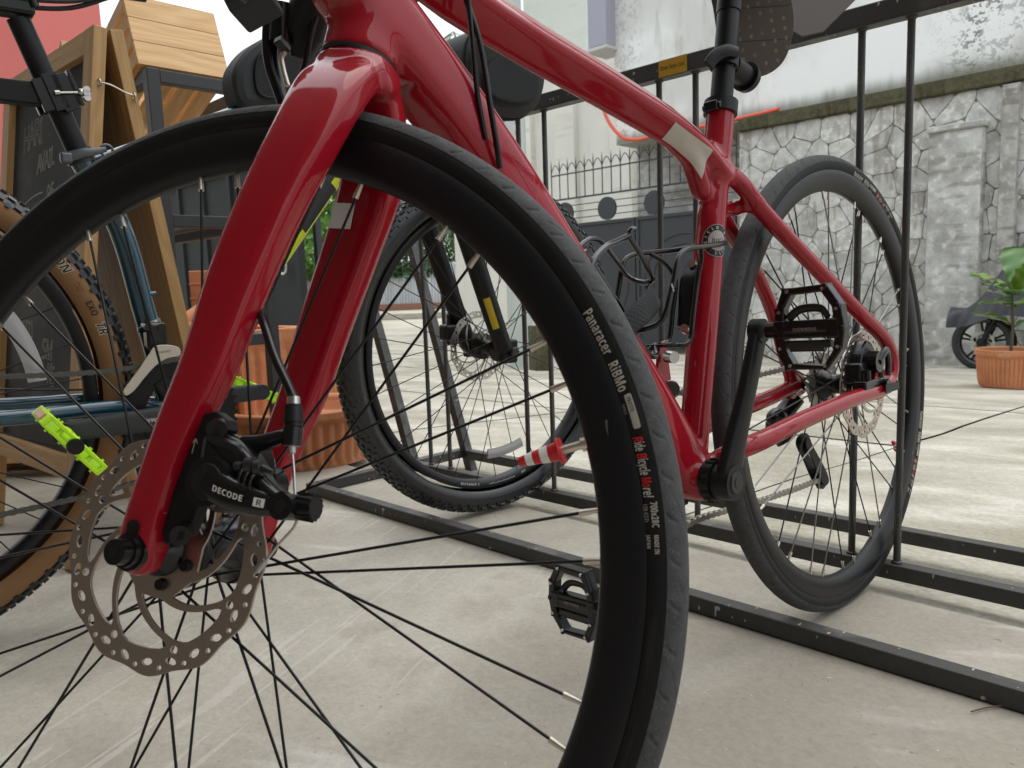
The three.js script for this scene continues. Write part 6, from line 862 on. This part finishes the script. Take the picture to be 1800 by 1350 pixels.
// ---------- A-frame sign ----------
{
  const o = thing('a_frame_sign', 'wooden A-frame chalkboard sign with handwritten ripe langka menu', 'sign', V(-0.923, 0, -1.688), -0.7316);
  const h = 1.006, sp = 0.14, hw = 0.265, st = 0.045, tk = 0.024;
  for (const s of [1, -1]) {
    const p = part('panel', o); const up = V(0, h, -sp * s).normalize(), nrm = V(0, sp * s, h).normalize().multiplyScalar(s), P = (x, k, d = 0) => V(x, 0, sp * s).addScaledVector(up, k).addScaledVector(nrm, d);
    const Lg = Math.hypot(h, sp); for (const x of [-hw + st / 2, hw - st / 2]) obj('stile', bar(P(x, 0.004, tk / 2 + 0.002), P(x, Lg, tk / 2 + 0.002), tk, st, V(1, 0, 0), 0.0015), M.woodDark, p);
    obj('rail', bar(P(-hw + st, Lg - st / 2, tk / 2 + 0.001), P(hw - st, Lg - st / 2, tk / 2 + 0.001), st, tk, nrm, 0.0015), M.woodDark, p); obj('rail', bar(P(-hw + st, 0.19, tk / 2 + 0.001), P(hw - st, 0.19, tk / 2 + 0.001), st, tk, nrm, 0.0015), M.woodDark, p);
    if (s > 0) {
      const bd = obj('chalkboard', bar(P(-hw + st - 0.004, 0.57, 0.008), P(hw - st + 0.004, 0.57, 0.008), 0.80, 0.008, nrm, 0), M.board, p);
      const tx = canvasTex(1024, 1400, (g, w, H0) => { g.clearRect(0, 0, w, H0); g.lineCap = 'round'; const wr = (s2, x, y, size, rot = -0.1, al = 0.75) => { g.save(); g.translate(x, y); g.rotate(rot); g.font = `${size}px sans-serif`; g.strokeStyle = `rgba(205,202,190,${al})`; g.lineWidth = 4.5; for (let i = 0, q = 0; i < s2.length; i++) { g.save(); g.translate(q, rr(-8, 8)); g.rotate(rr(-0.09, 0.09)); g.strokeText(s2[i], 0, 0); g.restore(); q += g.measureText(s2[i]).width * 0.86; } g.restore(); };
        wr('HARI', 150, 190, 150, -0.05, 0.4); wr('AVAIL', 380, 300, 105, -0.08, 0.5); g.strokeStyle = 'rgba(200,198,186,0.6)'; g.lineWidth = 7; g.beginPath(); g.moveTo(170, 430); g.quadraticCurveTo(330, 385, 470, 390); g.stroke(); wr('96', 540, 430, 90, -0.1, 0.5); wr('RIPE LANGKA', 120, 600, 125, -0.06, 0.9); wr('30', 640, 690, 90, -0.05, 0.8); wr('K. arn', 120, 1010, 130, -0.05, 0.4); wr('SM', 560, 1080, 110, 0, 0.5); wr('K5', 640, 1190, 110, 0, 0.45);
        for (let i = 0; i < 260; i++) { g.strokeStyle = `rgba(190,190,185,${0.02 + 0.03 * rnd()})`; g.lineWidth = rr(4, 26); g.beginPath(); const x = rnd() * w, y = rnd() * H0; g.moveTo(x, y); g.lineTo(x + rr(-50, 50), y + rr(-120, 120)); g.stroke(); } });
      const ch = obj('chalk_writing', new THREE.PlaneGeometry(2 * hw - 2 * st, 0.70), std({ map: tx, transparent: true, roughness: 0.9 }), p); ch.position.copy(P(0, 0.585, 0.0135)); ch.quaternion.setFromRotationMatrix(new THREE.Matrix4().makeBasis(V(1, 0, 0), up, V(1, 0, 0).cross(up)));
    } else obj('back_board', bar(P(-hw + st - 0.004, 0.57, 0.008), P(hw - st + 0.004, 0.57, 0.008), 0.80, 0.008, nrm, 0), M.woodDark, p);
  }
  const hk = obj('hook', mg(tube([V(hw + 0.002, 0.905, 0.027), V(hw + 0.008, 0.903, 0.012), V(hw + 0.008, 0.892, -0.018), V(hw + 0.007, 0.889, -0.032), V(hw + 0.004, 0.878, -0.036)], 0.0016, 8, 24), new THREE.TorusGeometry(0.006, 0.0016, 6, 14).translate(hw + 0.004, 0.905, 0.028), new THREE.TorusGeometry(0.006, 0.0016, 6, 14).translate(hw + 0.004, 0.889, -0.033)), M.brass, o);
}
// ---------- shelf and crates ----------
{
  const o = wthing('shelf_rack', 'black steel shelf frame holding wooden crates', 'shelf', -1.456, 0, -0.484), B = (x, y, s) => V(x, y, -s), t = 0.03, D = 0.285, Lg = 1.15;
  for (const x of [-0.015, -Lg]) for (const s of [0.015, D - 0.015]) obj('post', bar(B(x, 0, s), B(x, 1.040, s), t, t, V(1, 0, 0), 0.002), M.shelf, o);
  for (const y of [0.10, 0.39, 0.69, 1.0245]) { for (const x of [-0.0155, -Lg + 0.0005]) obj('cross_bar', bar(B(x, y, 0.03), B(x, y, D - 0.03), t - 0.001, t - 0.001, V(0, 1, 0), 0.002), M.shelf, o); for (const s of [0.0155, D - 0.0155]) obj('long_bar', bar(B(-0.03, y, s), B(-Lg + 0.015, y, s), t - 0.001, t - 0.001, V(0, 1, 0), 0.002), M.shelf, o); }
  
  for (const s of [0.08, 0.155, 0.23]) obj('shelf_slat', bar(B(-0.03, 0.7, s), B(-Lg, 0.7, s), 0.03, 0.008, V(0, 1, 0), 0.001), M.shelf, o);
}
function crate(label, W_, D_, Hh, slats, mat) {   // x long, z wide, base at y 0
  const o = thing('wooden_crate', label, 'crate', V(), 0, 'wooden crates'), th = 0.012;
  for (const s of [1, -1]) { const n = 3, bh = Hh / n; for (let i = 0; i < n; i++) obj('end_board', box(th, bh - 0.0012, D_, s * (W_ / 2 - th / 2), bh * (i + 0.5), 0, 0.001), mat, o); }
  for (const s of [1, -1]) for (let i = 0; i < slats; i++) { const sh = Hh / slats - 0.012; obj('side_slat', box(W_ - 2 * th - 0.001, sh, 0.009, 0, 0.004 + (Hh / slats) * (i + 0.5), s * (D_ / 2 - 0.006), 0.001), mat, o); }
  for (let i = 0; i < 4; i++) obj('floor_slat', box(W_ - 2 * th - 0.001, 0.009, D_ / 4 - 0.014, 0, 0.006, -D_ / 2 + (D_ / 4) * (i + 0.5), 0.001), mat, o);
  return o;
}
{
  const put = (c, A, y, S, tilt, yaw = 0) => { c.position.copy(W(A, y, S)); c.rotation.set(0, TURN + yaw, tilt, 'YXZ'); };
  put(crate('pale pine crate with slatted sides tilted on top of the shelf', 0.40, 0.222, 0.185, 4, M.wood), -1.662, 0.982, -0.383, 0.34);
  put(crate('pine crate half hidden behind the sign on the shelf', 0.40, 0.222, 0.185, 4, M.wood2), -2.14, 0.99, -0.383, 0.34);
  put(crate('pine crate on the lower shelf behind the chalkboard left stile', 0.36, 0.222, 0.2, 4, M.wood), -2.36, 0.706, -0.345, 0.0);
  const g = crate('large pine crate on the floor behind the tan tyre', 0.62, 0.42, 0.3, 3, M.wood); g.position.set(-1.60, 0.075, -2.42); g.rotation.y = 0.06;
  const b2 = thing('wooden_pallet', 'low pine pallet under the large floor crate', 'pallet', V(-1.60, 0, -2.42), 0.06); for (let i = 0; i < 3; i++) obj('bearer', box(0.06, 0.045, 0.46, -0.28 + i * 0.28, 0.0225, 0, 0.002), M.wood2, b2); for (let i = 0; i < 4; i++) obj('deck_board', box(0.66, 0.016, 0.09, 0, 0.054, -0.17 + i * 0.115, 0.001), M.wood, b2);
}
// ---------- terracotta ----------
function ribPot(rT, rB, h, ribs = 44, round = 0.25) {
  const n = ribs * 6, prof = [], N = 22, rim = 0.16; for (let k = 0; k <= N; k++) { const v = k / N, y = v * h; let r = lerp(rB, rT, Math.pow(v, 0.55 + round)); let amp = v < 0.82 && v > 0.03 ? smooth(0.03, 0.12, v) * smooth(0.82, 0.78, v) : 0; if (v > 0.83) r += 0.012 * (rT / 0.2); prof.push([r, y, amp]); }
  const out = heightGrid(n, N, (u, v) => { const k = Math.round(v * N), a = -u * 2 * PI, [r, y, amp] = prof[k], q = r + 0.011 * (rT / 0.2) * amp * (Math.abs(Math.cos(a * ribs / 2)) - 0.6); return [q * Math.cos(a), y, q * Math.sin(a), u * 2 * PI * rT, y]; });
  const lip = latheY([[prof[N][0], h], [prof[N][0] - 0.004, h + 0.004], [rT - 0.012, h + 0.003], [rT - 0.02, h - 0.01], [rT - 0.03, h * 0.72], [0, h * 0.72]], 64), base = latheY([[0, 0.0005], [rB, 0.0005]], 40); return mg(out, lip, base);
}
{
  const pots = 'ribbed terracotta pots beside the rack';
  const p1 = thing('terracotta_pot', 'low wide ribbed terracotta pot beside the rack corner', 'pot', V(-0.655, 0, -2.36), 0, pots); obj('body', ribPot(0.225, 0.205, 0.165, 40, 0.1), M.clay, p1);
  const p2 = thing('terracotta_pot', 'narrow ribbed terracotta pot standing behind the low wide pot', 'pot', V(-0.80, 0, -2.83), 0, pots); obj('body', ribPot(0.16, 0.13, 0.22, 34, 0.1), M.clay, p2);
  const pl = thing('planter_box', 'rectangular fluted terracotta planter behind the shelf post', 'planter', V(-0.90, 0.12, -2.58), TURN);
  const w = 0.44, d = 0.24, h = 0.27, n = 240; const ring = (u) => { const per = 2 * (w + d), q = u * per; let x, z, nx = 0, nz = 0; if (q < w) { x = -w / 2 + q; z = d / 2; nz = 1; } else if (q < w + d) { x = w / 2; z = d / 2 - (q - w); nx = 1; } else if (q < 2 * w + d) { x = w / 2 - (q - w - d); z = -d / 2; nz = -1; } else { x = -w / 2; z = -d / 2 + (q - 2 * w - d); nx = -1; } return [x, z, nx, nz, q]; };
  obj('body', mg(heightGrid(n, 16, (u, v) => { const [x, z, nx, nz, q] = ring(u), a = v > 0.06 && v < 0.76 ? 0.008 * Math.abs(Math.sin(q * 2 * PI / 0.076)) : v >= 0.82 ? 0.012 : 0.006; const k = lerp(0.9, 1, v); return [x * k + nx * a, v * h, z * k + nz * a, q, v * h]; }), box(w - 0.03, 0.004, d - 0.03, 0, h * 0.8, 0, 0), ...[[w + 0.02, 0.022, 0, d / 2 - 0.004], [w + 0.02, 0.022, 0, -d / 2 + 0.004]].map(([a, b, x, z]) => box(a, b, 0.03, x, h, z, 0.006)), ...[-1, 1].map((s) => box(0.03, 0.021, d - 0.036, s * (w / 2 - 0.004), h, 0, 0.006))), M.clayLight, pl);
  const stand = thing('plinth_block', 'dark block under the rectangular planter', 'block', V(-0.90, 0, -2.58), TURN); obj('body', box(0.42, 0.118, 0.22, 0, 0.059, 0, 0.004), M.shelf, stand);
  // loose terracotta ware stacked beyond the sign
  const tb = thing('stock_table', 'dark low table carrying loose terracotta ware', 'table', V(-1.18, 0, -3.0), 0.2); obj('top', box(0.62, 0.03, 0.5, 0, 0.325, 0, 0.004), M.shelf, tb); for (const x of [-0.28, 0.28]) for (const z of [-0.22, 0.22]) obj('leg', box(0.03, 0.31, 0.03, x, 0.155, z, 0.002), M.shelf, tb);
  const grp = 'loose terracotta ware';
  const pyr = thing('roof_finial', 'four-sided terracotta roof cap on the stock pile', 'roof cap', V(-1.06, 0.445, -2.90), 0.5, grp); obj('body', mg(new THREE.ConeGeometry(0.088, 0.07, 4).toNonIndexed().translate(0, 0.06, 0), box(0.125, 0.022, 0.125, 0, 0.012, 0, 0.004, [0, PI / 4, 0])), M.clayLight, pyr);
  const tile = (x, y, z, ry, rz, L, lb, m) => { const o = thing('terracotta_tile', lb, 'tile', V(x, y, z), ry, grp); const g = sweep([V(-L / 2, 0, 0), V(L / 2, 0, 0)], [0.036, 0.026], 18); obj('body', g, m, o); o.rotation.set(0, ry, rz, 'YXZ'); };
  tile(-1.13, 0.385, -2.87, 0.4, 0.06, 0.24, 'rounded terracotta tile lying flat at the bottom of the pile', M.clay); tile(-1.02, 0.395, -2.85, -0.3, -0.25, 0.20, 'rounded terracotta tile tipped under the roof cap', M.clayLight); tile(-1.15, 0.46, -2.95, 0.9, 0.5, 0.22, 'pale terracotta tile propped against the hollow block', M.clayLight); tile(-1.10, 0.43, -2.93, -0.6, 0.2, 0.17, 'short terracotta tile wedged in the middle of the pile', M.clay);
  const bk = thing('hollow_block', 'upright ribbed terracotta block at the back of the pile', 'block', V(-1.175, 0.342, -3.0), 0.15, grp); obj('body', mg(box(0.075, 0.265, 0.10, 0, 0.1325, 0, 0.004), ...[0, 1, 2, 3].map((i) => box(0.079, 0.008, 0.104, 0, 0.05 + i * 0.055, 0, 0.002))), M.clay, bk);
}
// ---------- fig in a pot, covered motorcycle ----------
{
  const c = V(3.47, slopeY(4.96) - 0.0, -5.33); const p = thing('terracotta_pot', 'round ribbed terracotta pot on the driveway holding the fig', 'pot', c); obj('body', ribPot(0.205, 0.160, 0.268, 48, -0.25), M.clay, p); obj('soil', cyl(V(0, 0.215, 0), V(0, 0.222, 0), 0.19, 0.19, 32), M.soil, p);
  const f = thing('fig_plant', 'young fiddle-leaf fig with large glossy leaves in the ribbed pot', 'plant', V(c.x, c.y + 0.222, c.z)); obj('stem', sweep(curve([V(0, 0, 0), V(0.006, 0.2, 0.004), V(-0.004, 0.4, 0), V(0.0, 0.52, 0)], 16), (t) => [lerp(0.011, 0.006, t)], 10), std({ color: lin(0.10, 0.075, 0.05), roughness: 0.9 }), f);
  const leaf = (L, w) => heightGrid(10, 14, (u, v) => { const s = (u - 0.5) * 2, pw = (0.16 + 0.62 * Math.pow(v, 0.9)) * Math.pow(clamp(1 - Math.pow(v, 5)), 0.5) * (1 + 0.06 * Math.sin(v * 22)) * smooth(0, 0.06, v), y = 0.05 * Math.sin(v * PI) * L + 0.10 * L * Math.abs(s) * pw + 0.012 * Math.sin(v * 18 + s * 3) * Math.abs(s); return [s * pw * w, y, v * L]; });
  const gs = [leaf(0.30, 0.17), leaf(0.24, 0.14), leaf(0.27, 0.15)];
  const sp = [[0.49, 2.5, 1.05, 0], [0.50, 0.6, 0.85, 1], [0.46, -1.7, 0.35, 0], [0.47, 1.75, 0.25, 2], [0.45, 0.05, 0.55, 0], [0.44, 3.7, 0.3, 1], [0.42, -0.7, 0.12, 0], [0.36, -1.35, 0.02, 2], [0.35, 1.3, 0.1, 0], [0.34, 2.6, 0.05, 1], [0.22, -1.75, 0.28, 2], [0.20, 1.45, 0.22, 0], [0.40, -2.7, 0.2, 1]];
  for (const [y, a, el, k] of sp) { const o = obj('leaf', gs[k], rnd() < 0.5 ? M.fig : M.fig2, f); o.position.set(0, y, 0); o.rotation.set(-el, a, rr(-0.25, 0.25), 'YXZ'); }
}
{
  const o = wthing('motorcycle', 'black motorcycle with red-striped wheel parked under a cover by the wall', 'motorcycle', -1.62, -0.50, 7.45);
  const wheel = (x, nm) => { const w = part(nm, o); w.position.set(x, 0.285, 0); const prof = []; for (let k = 0; k <= 16; k++) { const f = lerp(-2.3, 2.3, k / 16); prof.push([0.235 + 0.05 * Math.cos(f), 0.05 * Math.sin(f)]); } obj('tyre', latheZ(prof, 80), M.rubberMtb, w); obj('rim', latheZ([[0.205, -0.03], [0.21, -0.035], [0.215, -0.03], [0.205, 0], [0.215, 0.03], [0.21, 0.035], [0.205, 0.03], [0.195, 0.02], [0.195, -0.02], [0.205, -0.03]].reverse(), 60), M.gloss, w); obj('rim_stripe', mg(...[0.0353, -0.0353].map((z) => latheZ(z > 0 ? [[0.214, z], [0.205, z]] : [[0.205, z], [0.214, z]], 60))), M.redPlastic, w); for (let i = 0; i < 5; i++) { const a = i * 1.2566 + 0.3; for (const q of [-0.13, 0.13]) obj('wheel_spoke', bar(V(0.04 * Math.cos(a), 0.04 * Math.sin(a), 0), V(0.2 * Math.cos(a + q), 0.2 * Math.sin(a + q), 0), 0.022, 0.016, V(0, 0, 1)), M.gloss, w); } obj('hub', cyl(V(0, 0, -0.06), V(0, 0, 0.06), 0.05, 0.05, 24), M.gloss, w); const rt = obj('brake_rotor', wheelKit.rotor, M.steel, w); rt.scale.set(1.4, 1.4, 2); rt.position.z = 0.05; };
  wheel(0, 'front_wheel'); wheel(1.22, 'rear_wheel');
  obj('front_fork', mg(...[1, -1].map((s) => cyl(V(0, 0.285, 0.075 * s), V(0.3, 0.98, 0.075 * s), 0.024, 0.02, 14)), box(0.24, 0.02, 0.12, 0.02, 0.6, 0, 0.008, [0, 0, 0.4])), M.gloss, o); obj('engine', mg(box(0.34, 0.26, 0.26, 0.62, 0.36, 0, 0.03), cyl(V(0.55, 0.36, -0.15), V(0.55, 0.36, 0.15), 0.1, 0.1, 20), cyl(V(0.75, 0.25, 0.15), V(1.25, 0.32, 0.15), 0.035, 0.045, 14)), M.darkSteel, o); obj('swing_arm', bar(V(0.7, 0.36, 0.1), V(1.22, 0.285, 0.1), 0.03, 0.05), M.gloss, o);
  const cv = wthing('motorcycle_cover', 'dark grey rain cover draped over the motorcycle', 'cover', -1.62, -0.50, 7.45);
  obj('cloth', heightGrid(90, 40, (u, v) => { const x = lerp(-0.30, 1.55, u), ridge = 0.64 + 0.74 * smooth(-0.18, 0.5, x) - 0.40 * smooth(0.65, 1.05, x), drop = 0.50 + 0.06 * Math.sin(x * 5), s = (v - 0.5) * 2, hw = 0.14 + 0.20 * smooth(-0.3, 0.4, x), fold = 0.022 * Math.sin(x * 17 + s * 2) + 0.014 * Math.sin(x * 31 + 1 + s * 4), y = lerp(ridge, drop, Math.pow(Math.abs(s), 1.6)) + 0.012 * Math.sin(x * 9 + s * 6), z = Math.sign(s) * hw * Math.pow(Math.abs(s), 0.6) + fold * Math.abs(s); return [x, y, z, x, s]; }), phy({ color: lin(0.034, 0.036, 0.042), roughness: 0.45, side: THREE.DoubleSide }), cv);
}
tag(obj('twig', tube([V(0.508, 0.003, -0.822), V(0.53, 0.003, -0.829), V(0.556, 0.003, -0.833)], 0.0009, 5, 8), M.bark), 'thin brown twig on the floor in front of the rack', 'twig');
camera.updateProjectionMatrix();
renderer.render(scene, camera);
